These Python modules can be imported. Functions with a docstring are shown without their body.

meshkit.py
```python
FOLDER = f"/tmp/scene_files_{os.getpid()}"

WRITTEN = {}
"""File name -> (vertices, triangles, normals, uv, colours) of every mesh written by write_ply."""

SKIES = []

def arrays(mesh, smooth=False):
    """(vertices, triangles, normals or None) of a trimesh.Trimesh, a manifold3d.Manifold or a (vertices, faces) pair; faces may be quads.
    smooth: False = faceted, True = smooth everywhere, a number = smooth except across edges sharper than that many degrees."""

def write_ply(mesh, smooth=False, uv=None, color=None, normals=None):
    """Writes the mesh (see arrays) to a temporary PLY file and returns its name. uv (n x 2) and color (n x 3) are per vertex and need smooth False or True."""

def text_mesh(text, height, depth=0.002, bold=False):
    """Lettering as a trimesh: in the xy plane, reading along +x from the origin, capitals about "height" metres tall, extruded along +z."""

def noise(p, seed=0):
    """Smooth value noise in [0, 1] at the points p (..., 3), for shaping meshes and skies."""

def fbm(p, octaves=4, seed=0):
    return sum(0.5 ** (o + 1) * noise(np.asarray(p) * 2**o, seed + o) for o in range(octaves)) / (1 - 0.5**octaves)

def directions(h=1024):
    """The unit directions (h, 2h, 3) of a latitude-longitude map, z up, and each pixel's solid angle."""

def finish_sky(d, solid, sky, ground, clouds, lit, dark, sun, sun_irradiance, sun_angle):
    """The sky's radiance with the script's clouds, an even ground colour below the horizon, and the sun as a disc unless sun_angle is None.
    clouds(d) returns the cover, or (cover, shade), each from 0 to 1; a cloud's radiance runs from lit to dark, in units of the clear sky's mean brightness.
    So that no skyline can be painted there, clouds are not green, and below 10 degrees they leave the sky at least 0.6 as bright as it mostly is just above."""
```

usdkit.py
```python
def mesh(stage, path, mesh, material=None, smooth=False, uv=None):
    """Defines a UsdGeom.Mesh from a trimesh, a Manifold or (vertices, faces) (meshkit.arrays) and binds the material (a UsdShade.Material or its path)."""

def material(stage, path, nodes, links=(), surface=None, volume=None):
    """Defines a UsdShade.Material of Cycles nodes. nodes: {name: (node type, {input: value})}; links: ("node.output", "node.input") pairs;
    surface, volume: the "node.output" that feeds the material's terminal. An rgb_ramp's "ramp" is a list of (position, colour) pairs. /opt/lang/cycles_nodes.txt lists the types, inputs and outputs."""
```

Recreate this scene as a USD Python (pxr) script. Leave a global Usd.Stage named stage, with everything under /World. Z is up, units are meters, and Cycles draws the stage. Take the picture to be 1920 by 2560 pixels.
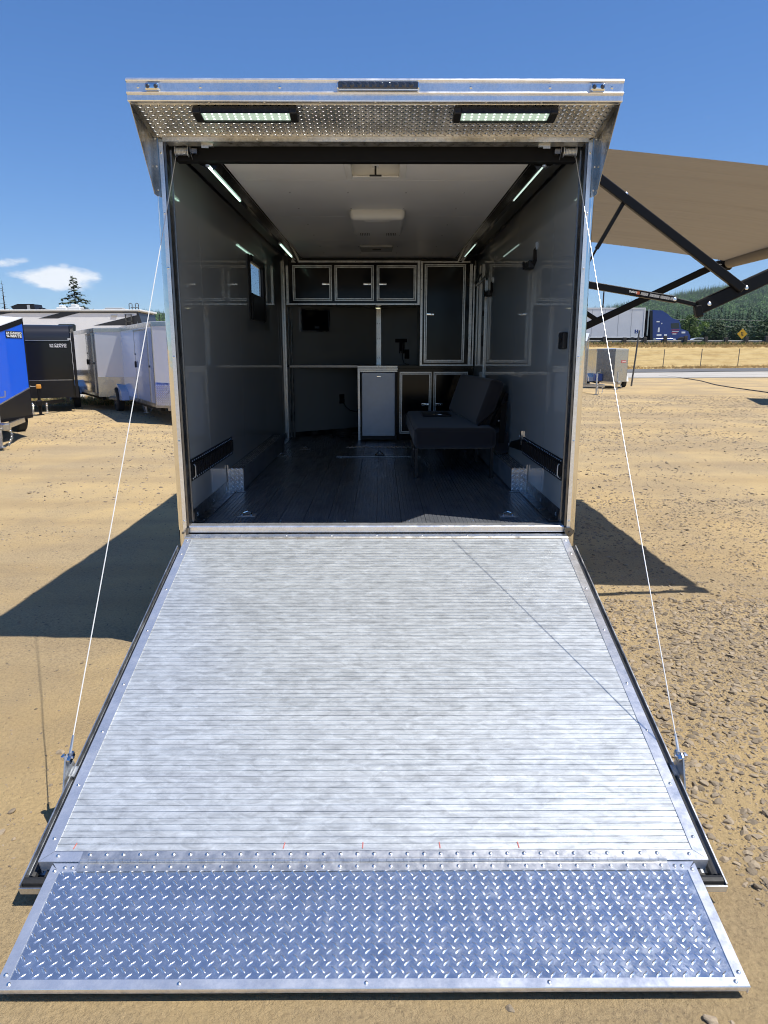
import math, random, numpy as np, trimesh, usdkit, meshkit
import shapely.geometry as sg
from pxr import Usd, UsdGeom, UsdLux, UsdShade, Gf, Sdf, Vt

stage = Usd.Stage.CreateInMemory()
UsdGeom.SetStageUpAxis(stage, 'Z')
UsdGeom.SetStageMetersPerUnit(stage, 1.0)
world = UsdGeom.Xform.Define(stage, '/World')
UsdGeom.Scope.Define(stage, '/World/Looks')
rng = np.random.default_rng(7)
random.seed(7)
EXPOSURE, SUNI, SKYS = 0.5, 1.16, 0.122

# ---------------------------------------------------------------- camera, sky, sun
FPX = 1775.0                                   # focal length in pixels of a 1920 wide picture
cam = UsdGeom.Camera.Define(stage, '/World/camera')
cam.CreateHorizontalApertureAttr(36.0)
cam.CreateVerticalApertureAttr(48.0)
cam.CreateFocalLengthAttr(36.0 * FPX / 1920)
cam.CreateFStopAttr(0.0)
cam.CreateExposureAttr(EXPOSURE)
cam.CreateClippingRangeAttr(Gf.Vec2f(0.05, 20000))
cam.AddTranslateOp().Set(Gf.Vec3d(0.025, 0, 1.86))
cam.AddRotateZOp().Set(-math.degrees(math.atan(8 / FPX)))
cam.AddRotateXOp().Set(90 - 12.6)

SUN = np.array([0.476, -0.205, 1.0]); SUN /= np.linalg.norm(SUN)
SUN_EL = math.asin(SUN[2]); SUN_ROT = math.atan2(SUN[0], SUN[1])
sun = UsdLux.DistantLight.Define(stage, '/World/sun')
sun.CreateNormalizeAttr(True)
sun.CreateIntensityAttr(SUNI)
sun.CreateAngleAttr(0.5)
sun.CreateColorAttr(Gf.Vec3f(1.0, 0.95, 0.87))
_q = Gf.Rotation(Gf.Vec3d(0, 0, 1), Gf.Vec3d(*SUN.tolist()))
sun.AddOrientOp().Set(Gf.Quatf(_q.GetQuat()))

sky = UsdLux.DomeLight.Define(stage, '/World/sky')
sky.CreateIntensityAttr(1.0)
sky.GetPrim().SetCustomDataByKey('kind', 'structure')


def cloud_nodes():
    nd = {'sky': ('sky_texture', {'sky_type': 'single_scattering', 'sun_disc': False, 'sun_elevation': SUN_EL, 'sun_rotation': SUN_ROT, 'altitude': 60.0, 'air_density': 1.0, 'aerosol_density': 0.2, 'ozone_density': 1.3}),
          'hs': ('hsv', {'hue': 0.505, 'saturation': 1.2, 'value': 1.0}),
          'gm': ('gamma', {'gamma': 0.75}), 'wb': ('mix_color', {'blend_type': 'multiply', 'fac': 1.0, 'b': (0.73, 0.905, 1.18)}),
          'tc': ('texture_coordinate', {}),
          'mp': ('mapping', {'scale': (1, 1, 2.4)}),
          'n1': ('noise_texture', {'scale': 26.0, 'detail': 9.0, 'roughness': 0.56}),
          'n2': ('noise_texture', {'scale': 5.0, 'detail': 3.0}),
          'tint': ('mix_color', {'a': (4.6, 4.9, 5.3), 'b': (7.0, 7.1, 7.2)}),
          'mix': ('mix_color', {}),
          'bg': ('background_shader', {'strength': SKYS})}
    lk = [('sky.color', 'gm.color'), ('gm.color', 'wb.a'), ('wb.result', 'hs.color'), ('tc.generated', 'mp.vector'), ('mp.vector', 'n1.vector'), ('mp.vector', 'n2.vector')]
    acc = None
    # (direction x, z, radius x, radius z, strength): low cumulus puffs
    puffs = [(-0.397, 0.912, 0.0895, 0.060, 0.0165, 1.0), (-0.445, 0.90, 0.107, 0.030, 0.010, 0.55), (-0.386, 0.912, 0.103, 0.014, 0.008, 0.5),
             (-0.345, 0.985, 0.150, 0.016, 0.006, 0.36), (-0.398, 0.915, 0.074, 0.012, 0.004, 0.40), (0.335, 0.970, 0.296, 0.022, 0.014, 0.30),
             (0.40, 0.95, 0.282, 0.010, 0.007, 0.25), (0.30, 0.97, 0.186, 0.05, 0.012, 0.35), (-0.9, 0.3, 0.16, 0.2, 0.05, 0.9), (0.2, -0.95, 0.2, 0.22, 0.05, 0.9), (0.9, -0.4, 0.15, 0.2, 0.05, 0.8)]
    for i, (x, y, z, rx, rz, st) in enumerate(puffs):
        d = np.array([x, y, z]); d /= np.linalg.norm(d)
        nd[f's{i}'] = ('vector_math', {'math_type': 'subtract', 'vector2': tuple(d)})
        nd[f'm{i}'] = ('vector_math', {'math_type': 'multiply', 'vector2': (1 / rx, 1 / rx, 1 / rz)})
        nd[f'l{i}'] = ('vector_math', {'math_type': 'length'})
        nd[f'r{i}'] = ('map_range', {'from_min': 1.35, 'from_max': 0.25, 'to_min': 0.0, 'to_max': st, 'clamp': True})
        lk += [('tc.generated', f's{i}.vector1'), (f's{i}.vector', f'm{i}.vector1'), (f'm{i}.vector', f'l{i}.vector1'), (f'l{i}.value', f'r{i}.value')]
        if acc:
            nd[f'x{i}'] = ('math', {'math_type': 'maximum'})
            lk += [(acc, f'x{i}.value1'), (f'r{i}.result', f'x{i}.value2')]
            acc = f'x{i}.value'
        else:
            acc = f'r{i}.result'
    nd['e'] = ('math', {'math_type': 'multiply_add', 'value2': 2.1, 'value3': -1.0})
    nd['a'] = ('math', {'math_type': 'multiply', 'value2': 2.1})
    nd['c'] = ('math', {'math_type': 'add'})
    nd['k'] = ('map_range', {'range_type': 'smoothstep', 'from_min': 0.85, 'from_max': 1.6, 'to_min': 0.0, 'to_max': 0.95})
    lk += [('n1.fac', 'e.value1'), (acc, 'a.value1'), ('a.value', 'c.value1'), ('e.value', 'c.value2'), ('c.value', 'k.value'), ('k.result', 'mix.fac'),
           ('hs.color', 'mix.a'), ('n2.fac', 'tint.fac'), ('tint.result', 'mix.b'), ('mix.result', 'bg.color')]
    return nd, lk


_nd, _lk = cloud_nodes()
_m = usdkit.material(stage, '/World/Looks/sky', _nd, _lk, surface='bg.background')
UsdShade.MaterialBindingAPI.Apply(sky.GetPrim()).Bind(_m)

# ---------------------------------------------------------------- geometry helpers: every one returns (vertices, triangles)


def cat(*gs):
    gs = [g for x in gs for g in (x if isinstance(x, list) else [x])]
    vs, fs, n = [], [], 0
    for v, f in gs:
        vs.append(np.asarray(v, float)); fs.append(np.asarray(f, int) + n); n += len(v)
    return np.vstack(vs), np.vstack(fs)


_BF = np.array([[0, 2, 1], [1, 2, 3], [4, 5, 6], [5, 7, 6], [0, 1, 4], [1, 5, 4], [2, 6, 3], [3, 6, 7], [0, 4, 2], [2, 4, 6], [1, 3, 5], [3, 7, 5]])


def box(x0, x1, y0, y1, z0, z1, c=0.0):
    x0, x1, y0, y1, z0, z1 = min(x0, x1), max(x0, x1), min(y0, y1), max(y0, y1), min(z0, z1), max(z0, z1)
    if c <= 0:
        v = np.array([[x, y, z] for z in (z0, z1) for y in (y0, y1) for x in (x0, x1)], float)
        return v, _BF
    c = min(c, (x1 - x0) * .49, (y1 - y0) * .49, (z1 - z0) * .49)
    pts = []
    for x, sx in ((x0, 1), (x1, -1)):
        for y, sy in ((y0, 1), (y1, -1)):
            for z, sz in ((z0, 1), (z1, -1)):
                pts += [(x, y + sy * c, z + sz * c), (x + sx * c, y, z + sz * c), (x + sx * c, y + sy * c, z)]
    h = trimesh.convex.convex_hull(np.array(pts))
    return np.array(h.vertices), np.array(h.faces)


def hull(pts):
    h = trimesh.convex.convex_hull(np.array(pts, float))
    return np.array(h.vertices), np.array(h.faces)


def frame_of(d, up=(0, 0, 1)):
    d = np.asarray(d, float); d = d / np.linalg.norm(d)
    up = np.asarray(up, float)
    if abs(d @ up) > 0.98 * np.linalg.norm(up):
        up = np.array([0, 1, 0.0]) if abs(d[1]) < .9 else np.array([1.0, 0, 0])
    s = np.cross(d, up); s /= np.linalg.norm(s)
    return d, s, np.cross(s, d)


def bar(p, q, w, h, up=(0, 0, 1), c=0.0):
    """A box beam from p to q, w wide and h high (h along up)."""
    p, q = np.asarray(p, float), np.asarray(q, float)
    d, s, u = frame_of(q - p, up)
    L = np.linalg.norm(q - p)
    v, f = box(-w / 2, w / 2, 0, L, -h / 2, h / 2, c)
    return p + v @ np.array([s, d, u]), f


def tube(pts, r, n=8, cap=True):
    pts = np.asarray(pts, float)
    r = np.broadcast_to(np.asarray(r, float), (len(pts),))
    t = np.gradient(pts, axis=0); t /= np.linalg.norm(t, axis=1, keepdims=True)
    d, s, u = frame_of(t[0])
    vs, a = [], np.arange(n) / n * 2 * np.pi
    for i in range(len(pts)):
        s = s - (s @ t[i]) * t[i]; s /= np.linalg.norm(s); u = np.cross(s, t[i])
        vs.append(pts[i] + r[i] * (np.cos(a)[:, None] * s + np.sin(a)[:, None] * u))
    v = np.vstack(vs); f = []
    for i in range(len(pts) - 1):
        for k in range(n):
            a0, b0 = i * n + k, i * n + (k + 1) % n
            f += [[a0, b0, b0 + n], [a0, b0 + n, a0 + n]]
    if cap:
        v = np.vstack([v, pts[0], pts[-1]]); m = len(v)
        for k in range(n):
            f += [[m - 2, (k + 1) % n, k], [m - 1, (len(pts) - 1) * n + k, (len(pts) - 1) * n + (k + 1) % n]]
    f = np.array(f)
    return v, f[:, ::-1]


def cyl(p, q, r, n=16):
    return tube([p, q], r, n)


def revolve(prof, p, axis, n=24):
    """prof: (radius, height along axis) pairs; from point p."""
    d, s, u = frame_of(axis)
    a = np.arange(n) / n * 2 * np.pi
    v = np.vstack([np.asarray(p) + h * d + r * (np.cos(a)[:, None] * s + np.sin(a)[:, None] * u) for r, h in prof])
    f = []
    for i in range(len(prof) - 1):
        for k in range(n):
            a0, b0 = i * n + k, i * n + (k + 1) % n
            f += [[a0, b0, b0 + n], [a0, b0 + n, a0 + n]]
    return v, np.array(f)[:, ::-1]


def extrude(poly, lo, hi, axis='x'):
    """poly: 2D outline or shapely polygon. axis x: outline is (y,z); y: (x,z); z: (x,y)."""
    if not hasattr(poly, 'exterior'):
        poly = sg.Polygon(poly)
    m = trimesh.creation.extrude_polygon(poly, hi - lo, engine='earcut')
    v, f = np.array(m.vertices), np.array(m.faces)
    v[:, 2] += lo
    if axis == 'x':
        v = v[:, [2, 0, 1]]
    elif axis == 'y':
        v = v[:, [0, 2, 1]]; f = f[:, ::-1]
    return v, f


def rbox(x0, x1, y0, y1, z0, z1, r, n=4):
    """A box with round edges, as a cushion or a moulded cover."""
    lo, hi = np.array([x0, y0, z0], float), np.array([x1, y1, z1], float)
    r = min(r, *((hi - lo) / 2.001))
    co = [np.concatenate([lo[k] + r * (1 - np.cos(np.linspace(0, np.pi / 2, n + 1))), hi[k] - r * (1 - np.cos(np.linspace(np.pi / 2, 0, n + 1)))]) for k in range(3)]
    vs, fs, base = [], [], 0
    for k in range(3):
        a, b = (k + 1) % 3, (k + 2) % 3
        for side in (0, 1):
            A, B = np.meshgrid(co[a], co[b], indexing='ij')
            p = np.zeros(A.shape + (3,)); p[..., a] = A; p[..., b] = B; p[..., k] = (lo, hi)[side][k]
            na, nb = A.shape
            i = np.arange(na * nb).reshape(na, nb)
            q = np.stack([i[:-1, :-1], i[1:, :-1], i[1:, 1:], i[:-1, 1:]], -1).reshape(-1, 4)
            if side == 0:
                q = q[:, ::-1]
            vs.append(p.reshape(-1, 3)); fs.append(np.vstack([q[:, [0, 1, 2]], q[:, [0, 2, 3]]]) + base); base += na * nb
    v = np.vstack(vs)
    inner = np.clip(v, lo + r, hi - r)
    d = v - inner
    v = inner + r * d / np.maximum(np.linalg.norm(d, axis=1, keepdims=True), 1e-9)
    m = trimesh.Trimesh(v, np.vstack(fs), process=True)
    return np.array(m.vertices), np.array(m.faces)


def rot(g, axis, deg, about=(0, 0, 0)):
    M = trimesh.transformations.rotation_matrix(math.radians(deg), axis, about)
    return np.asarray(g[0]) @ M[:3, :3].T + M[:3, 3], g[1]


def move(g, d):
    return np.asarray(g[0]) + np.asarray(d, float), g[1]


def grid(P):
    """P: (n, m, 3) points of a sheet."""
    n, m = P.shape[:2]
    i = np.arange(n * m).reshape(n, m)
    q = np.stack([i[:-1, :-1], i[1:, :-1], i[1:, 1:], i[:-1, 1:]], -1).reshape(-1, 4)
    return P.reshape(-1, 3), np.vstack([q[:, [0, 1, 2]], q[:, [0, 2, 3]]])


def text(s, h, origin, right, up, depth=0.002, bold=True):
    m = meshkit.text_mesh(s, h, depth, bold)
    R, U = np.asarray(right, float), np.asarray(up, float)
    v = np.array(m.vertices)
    return np.asarray(origin, float) + v[:, :1] * R + v[:, 1:2] * U + v[:, 2:] * np.cross(R, U), np.array(m.faces)


def rivet(p, n, r=0.007, h=0.0035):
    return revolve([(r, 0.0), (r * .85, h * .6), (r * .45, h), (0.0001, h * 1.08)], p, n, 8)


# ---------------------------------------------------------------- things, parts, names
_used = {}


def numbered(parent, name):
    k = _used.get((parent, name), 0)
    _used[(parent, name)] = k + 1
    return f'{parent}/{name}' if k == 0 else f'{parent}/{name}_{k:03d}'


class Node:
    def __init__(s, path, off):
        s.path, s.off = path, np.asarray(off, float)
        s.prim = stage.GetPrimAtPath(path)

    def put(s, name, g, m, smooth=30, label=None, kind=None):
        """One mesh of the scene as a part of this thing (g in this thing's space)."""
        path = numbered(s.path, name)
        usdkit.mesh(stage, path, (np.asarray(g[0]) - s.off, g[1]), MAT[m], smooth=smooth)
        c = Node(path, s.off)
        if label:
            c.prim.SetCustomDataByKey('label', label)
        if kind:
            c.prim.SetCustomDataByKey('kind', kind)
        return c


def tag(prim, label, category, group=None, kind=None):
    for k, t in (('label', label), ('category', category), ('group', group), ('kind', kind)):
        if t:
            prim.SetCustomDataByKey(k, t)


def thing(name, label, category, loc=(0, 0, 0), rz=0.0, group=None, local=False):
    """An Xform at the thing's base; its parts are given in world space, or in its own space when local."""
    path = numbered('/World', name)
    x = UsdGeom.Xform.Define(stage, path)
    x.AddTranslateOp().Set(Gf.Vec3d(*map(float, loc)))
    if local:
        x.AddRotateZOp().Set(float(rz))
    tag(x.GetPrim(), label, category, group)
    return Node(path, (0, 0, 0) if local else loc)


def single(name, label, category, g, m, smooth=30, group=None, kind=None):
    path = numbered('/World', name)
    usdkit.mesh(stage, path, g, MAT[m], smooth=smooth)
    tag(stage.GetPrimAtPath(path), label, category, group, kind)
    return Node(path, (0, 0, 0))


def setting(name, g, m, smooth=True):
    path = numbered('/World', name)
    usdkit.mesh(stage, path, g, MAT[m], smooth=smooth)
    stage.GetPrimAtPath(path).SetCustomDataByKey('kind', 'structure')
    return Node(path, (0, 0, 0))


def copy(src, loc, rz=0.0, scale=1.0, label=None, group=None):
    was = src.prim.GetCustomData()
    path = numbered('/World', src.prim.GetName())
    x = UsdGeom.Xform.Define(stage, path)
    x.GetPrim().GetReferences().AddInternalReference(src.path)
    x.ClearXformOpOrder()
    x.MakeMatrixXform().Set(Gf.Matrix4d().SetScale(scale) * Gf.Matrix4d().SetRotate(Gf.Rotation(Gf.Vec3d(0, 0, 1), rz)) * Gf.Matrix4d().SetTranslate(Gf.Vec3d(*map(float, loc))))
    x.GetPrim().SetInstanceable(True)
    tag(x.GetPrim(), label or was['label'], was['category'], group or was.get('group'))
    return x


def scatter(name, protos, pos, scl, rots, idx, label, category, kind='stuff', parent='/World'):
    """One PointInstancer drawing the prototypes (geometry, material, smooth) at pos."""
    path = numbered(parent, name)
    pi = UsdGeom.PointInstancer.Define(stage, path)
    for k, (g, m, sm) in enumerate(protos):
        usdkit.mesh(stage, f'{path}/prototypes/kind_{k:03d}', g, MAT[m], smooth=sm)
        pi.CreatePrototypesRel().AddTarget(f'{path}/prototypes/kind_{k:03d}')
    UsdGeom.Scope.Define(stage, f'{path}/prototypes')
    n = len(pos)
    pi.CreatePositionsAttr(Vt.Vec3fArray.FromNumpy(np.asarray(pos, np.float32)))
    pi.CreateScalesAttr(Vt.Vec3fArray.FromNumpy(np.asarray(scl, np.float32)))
    pi.CreateProtoIndicesAttr(Vt.IntArray.FromNumpy(np.asarray(idx, np.int32)))
    q = Vt.QuathArray(n)
    q = Vt.QuathArray([Gf.Quath(float(a), Gf.Vec3h(float(b), float(c), float(d))) for a, b, c, d in rots])
    pi.CreateOrientationsAttr(q)
    tag(pi.GetPrim(), label, category, None, kind)
    return pi


def zquats(n, tilt=0.0):
    a = rng.uniform(0, 2 * np.pi, n)
    q = np.stack([np.cos(a / 2), np.zeros(n), np.zeros(n), np.sin(a / 2)], 1)
    if tilt:
        q[:, 1:3] += rng.normal(0, tilt, (n, 2))
        q /= np.linalg.norm(q, axis=1, keepdims=True)
    return q


# ---------------------------------------------------------------- materials
MAT = {}


def mat(name, col, rough=0.5, metal=0.0, var=0.0, vs=4.0, rvar=0.0, rs=None, bump=0.0, bs=60.0, bd=0.01, stretch=(1, 1, 1), coat=0.0, spec=0.5, col2=None, edge=(0.35, 0.65), emit=None, es=0.0, alpha=None, rand=0.0, sheen=0.0, det=5.0):
    """A principled material whose colour, gloss and relief vary with noise in the object's own space."""
    nd = {'p': ('principled_bsdf', {'base_color': col, 'roughness': rough, 'metallic': metal, 'specular_ior_level': spec, 'coat_weight': coat, 'coat_roughness': 0.04, 'sheen_weight': sheen})}
    lk = []
    if emit:
        nd['p'][1].update({'emission_color': emit, 'emission_strength': es})
    if var or rvar or bump or col2:
        nd['tc'] = ('texture_coordinate', {})
        nd['mp'] = ('mapping', {'scale': stretch})
        lk.append(('tc.object', 'mp.vector'))
    if var or col2:
        nd['n'] = ('noise_texture', {'scale': vs, 'detail': det, 'roughness': 0.6})
        lo = tuple(c * (1 - var) for c in col); hi = tuple(min(1.0, c * (1 + var)) for c in (col2 or col))
        nd['r'] = ('rgb_ramp', {'ramp': [(0, lo), (edge[0], lo), (edge[1], hi), (1, hi)]})
        lk += [('mp.vector', 'n.vector'), ('n.fac', 'r.fac')]
        last = 'r.color'
        if rand:
            nd['oi'] = ('object_info', {})
            nd['rm'] = ('map_range', {'from_min': 0.0, 'from_max': 1.0, 'to_min': 1 - rand, 'to_max': 1 + rand})
            nd['rh'] = ('hsv', {'hue': 0.5, 'saturation': 1.0, 'fac': 1.0})
            lk += [('oi.random', 'rm.value'), ('rm.result', 'rh.value'), ('r.color', 'rh.color')]
            last = 'rh.color'
        lk.append((last, 'p.base_color'))
    if rvar:
        nd['nr'] = ('noise_texture', {'scale': rs or vs, 'detail': 5.0, 'roughness': 0.65})
        nd['rr'] = ('map_range', {'from_min': 0.3, 'from_max': 0.7, 'to_min': max(0.02, rough - rvar), 'to_max': rough + rvar})
        lk += [('mp.vector', 'nr.vector'), ('nr.fac', 'rr.value'), ('rr.result', 'p.roughness')]
    if bump:
        nd['nb'] = ('noise_texture', {'scale': bs, 'detail': 3.0})
        nd['b'] = ('bump', {'strength': bump, 'distance': bd})
        lk += [('mp.vector', 'nb.vector'), ('nb.fac', 'b.height'), ('b.normal', 'p.normal')]
    MAT[name] = usdkit.material(stage, '/World/Looks/' + name, nd, lk, surface='p.BSDF')


# metals
mat('trim_aluminium', (0.80, 0.81, 0.82), 0.30, 0.82, var=0.05, vs=6, rvar=0.08, rs=14, bump=0.02, bs=5, bd=0.004)
mat('worn_aluminium', (0.62, 0.61, 0.58), 0.32, 0.9, var=0.16, vs=7, rvar=0.12, rs=18, bump=0.03, bs=12, bd=0.004)
mat('mirror_steel', (0.74, 0.73, 0.70), 0.085, 1.0, var=0.04, vs=8, rvar=0.04, rs=20, bump=0.16, bs=5.5, bd=0.012)
mat('tread_plate', (0.62, 0.66, 0.71), 0.22, 0.92, var=0.10, vs=14, rvar=0.10, rs=24, bump=0.04, bs=26, bd=0.003)
mat('tread_lugs', (0.82, 0.83, 0.85), 0.24, 0.95)
mat('visor_plate', (0.90, 0.87, 0.81), 0.50, 1.0, var=0.05, vs=9, rvar=0.10, rs=6, bump=0.35, bs=5, bd=0.03)
mat('visor_lugs', (0.78, 0.77, 0.74), 0.16, 1.0)
mat('wing_metal', (0.36, 0.355, 0.34), 0.22, 0.9, var=0.2, vs=7, rvar=0.1, rs=9, bump=0.04, bs=9, bd=0.006)
mat('screw_head', (0.80, 0.80, 0.80), 0.25, 1.0)
mat('hinge_steel', (0.66, 0.66, 0.65), 0.36, 0.9, var=0.10, vs=30, rvar=0.06)
mat('cabinet_trim', (0.40, 0.41, 0.42), 0.27, 0.9, var=0.06, vs=5, rvar=0.08)
mat('galvanised', (0.50, 0.52, 0.54), 0.38, 0.9, var=0.18, vs=12, rvar=0.12)
mat('cable_wire', (0.72, 0.71, 0.68), 0.45, 0.25)
mat('chrome', (0.80, 0.80, 0.80), 0.08, 1.0)
mat('alloy_wheel', (0.10, 0.10, 0.105), 0.25, 0.6, col2=(0.3, 0.3, 0.3), vs=9)
# trailer inside
mat('wall_laminate', (0.235, 0.25, 0.252), 0.45, 0.0, var=0.03, vs=1.5, bump=0.07, bs=1.7, bd=0.03, coat=1.0, spec=0.3, stretch=(1, 1, 0.25))
mat('ceiling_laminate', (0.68, 0.68, 0.675), 0.38, 0.0, var=0.03, vs=1.2)
mat('black_gloss', (0.004, 0.004, 0.0045), 0.10, 0.0, bump=0.14, bs=4.0, bd=0.012, spec=0.28)
mat('black_panel', (0.004, 0.004, 0.005), 0.12, 0.0, bump=0.03, bs=3.5, bd=0.01, spec=0.22)
mat('black_matt', (0.005, 0.005, 0.0055), 0.6, spec=0.2)
mat('black_plastic', (0.010, 0.010, 0.011), 0.42, spec=0.35)
mat('floor_extrusion', (0.20, 0.215, 0.24), 0.34, 0.55, var=0.10, vs=5, rvar=0.08, rs=9, stretch=(1, 0.25, 1), bump=0.02, bs=20, bd=0.003)
mat('kick_metal', (0.16, 0.16, 0.165), 0.26, 0.9, var=0.1, vs=6, rvar=0.08)
mat('sofa_cloth', (0.020, 0.020, 0.025), 0.95, 0.0, var=0.25, vs=220, bump=0.25, bs=300, bd=0.002, sheen=0.2)
mat('sofa_back_cloth', (0.030, 0.029, 0.029), 0.95, 0.0, var=0.25, vs=220, bump=0.25, bs=300, bd=0.002, sheen=0.15)
mat('fridge_door', (0.42, 0.46, 0.54), 0.33, 0.35, var=0.05, vs=3, rvar=0.06)
mat('white_plastic', (0.62, 0.62, 0.60), 0.4)
mat('grey_plastic', (0.36, 0.36, 0.35), 0.45)
mat('carpet_dark', (0.02, 0.02, 0.021), 0.95)
mat('led_glow', (0.8, 0.9, 0.85), 0.4, emit=(0.74, 1.0, 0.87), es=0.62)
mat('flood_glow', (0.5, 0.6, 0.55), 0.35, emit=(0.70, 1.0, 0.84), es=0.28)
mat('led_point', (0.8, 0.9, 0.85), 0.4, emit=(0.85, 1.0, 0.92), es=1.1)
mat('puck_glow', (0.9, 0.9, 0.7), 0.4, emit=(1.0, 0.98, 0.62), es=0.7)
mat('smoked_lens', (0.030, 0.034, 0.045), 0.10, 0.0, bump=0.4, bs=45, bd=0.01, coat=0.6)
mat('rubber', (0.014, 0.014, 0.014), 0.6, 0.0, var=0.3, vs=20, bump=0.1, bs=80)
mat('red_mark', (0.46, 0.14, 0.12), 0.6)
# awning
mat('awning_black', (0.003, 0.003, 0.0035), 0.38, 0.0, spec=0.2, bump=0.02, bs=60)
mat('sticker_grey', (0.28, 0.28, 0.27), 0.5, var=0.7, vs=160, stretch=(1, 1, 1))
mat('sticker_orange', (0.40, 0.085, 0.03), 0.5)
mat('decal_white', (0.72, 0.72, 0.70), 0.4)
mat('decal_black', (0.02, 0.02, 0.02), 0.35)
mat('decal_red', (0.40, 0.03, 0.03), 0.4)
# vehicles
mat('blue_paint', (0.002, 0.085, 0.62), 0.25, 0.0, coat=0.6, bump=0.01, bs=3)
mat('black_paint', (0.006, 0.006, 0.006), 0.16, 0.0, coat=0.15, spec=0.3, bump=0.02, bs=2.5)
mat('black_tread', (0.020, 0.019, 0.018), 0.32, 0.5, bump=0.5, bs=70, bd=0.006)
mat('black_cap', (0.05, 0.05, 0.055), 0.22, 0.6)
mat('silver_paint', (0.46, 0.46, 0.45), 0.12, 0.45, coat=0.8, bump=0.06, bs=2.2, bd=0.03)
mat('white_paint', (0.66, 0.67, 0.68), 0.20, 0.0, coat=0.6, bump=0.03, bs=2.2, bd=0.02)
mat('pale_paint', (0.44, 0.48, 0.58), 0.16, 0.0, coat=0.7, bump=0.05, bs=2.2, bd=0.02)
mat('grey_metal', (0.44, 0.43, 0.40), 0.22, 0.85, bump=0.03, bs=5, rvar=0.06)
mat('dark_metal', (0.10, 0.10, 0.105), 0.25, 0.8, rvar=0.06)
mat('rv_body', (0.86, 0.86, 0.85), 0.35, 0.0, var=0.03, vs=2)
mat('rv_graphic', (0.030, 0.030, 0.032), 0.35)
mat('rv_stripe', (0.28, 0.13, 0.06), 0.4)
mat('window_dark', (0.008, 0.008, 0.009), 0.06, 0.0, coat=0.5)
mat('truck_blue', (0.006, 0.028, 0.16), 0.25, 0.0, coat=0.5)
mat('truck_box', (0.58, 0.59, 0.60), 0.45, 0.0, var=0.04, vs=0.8)
mat('tyre', (0.012, 0.012, 0.012), 0.75, 0.0, bump=0.2, bs=50)
mat('amber_lens', (0.5, 0.13, 0.01), 0.3)
mat('orange_plastic', (0.55, 0.24, 0.03), 0.5)
mat('blue_plastic', (0.02, 0.06, 0.25), 0.5)
# setting
mat('asphalt', (0.115, 0.115, 0.115), 0.9, 0.0, var=0.15, vs=0.5, bump=0.1, bs=30)
mat('concrete', (0.40, 0.375, 0.33), 0.9, 0.0, var=0.1, vs=0.4)
mat('road_line', (0.6, 0.6, 0.56), 0.7)
mat('fence_metal', (0.10, 0.10, 0.095), 0.6, 0.4)
mat('weathered_wood', (0.045, 0.040, 0.034), 0.9, 0.0, var=0.3, vs=8)
mat('rail_metal', (0.14, 0.14, 0.13), 0.6, 0.3, var=0.2, vs=3)
mat('sign_yellow', (0.62, 0.33, 0.01), 0.5)
mat('bark', (0.055, 0.042, 0.032), 0.9, 0.0, var=0.3, vs=6)
mat('stone', (0.20, 0.165, 0.12), 0.9, 0.0, col2=(0.30, 0.235, 0.155), var=0.15, vs=25, bump=0.3, bs=60, bd=0.006, rand=0.35)
mat('hill_soil', (0.035, 0.055, 0.025), 0.95, 0.0, var=0.4, vs=0.02)


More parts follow.
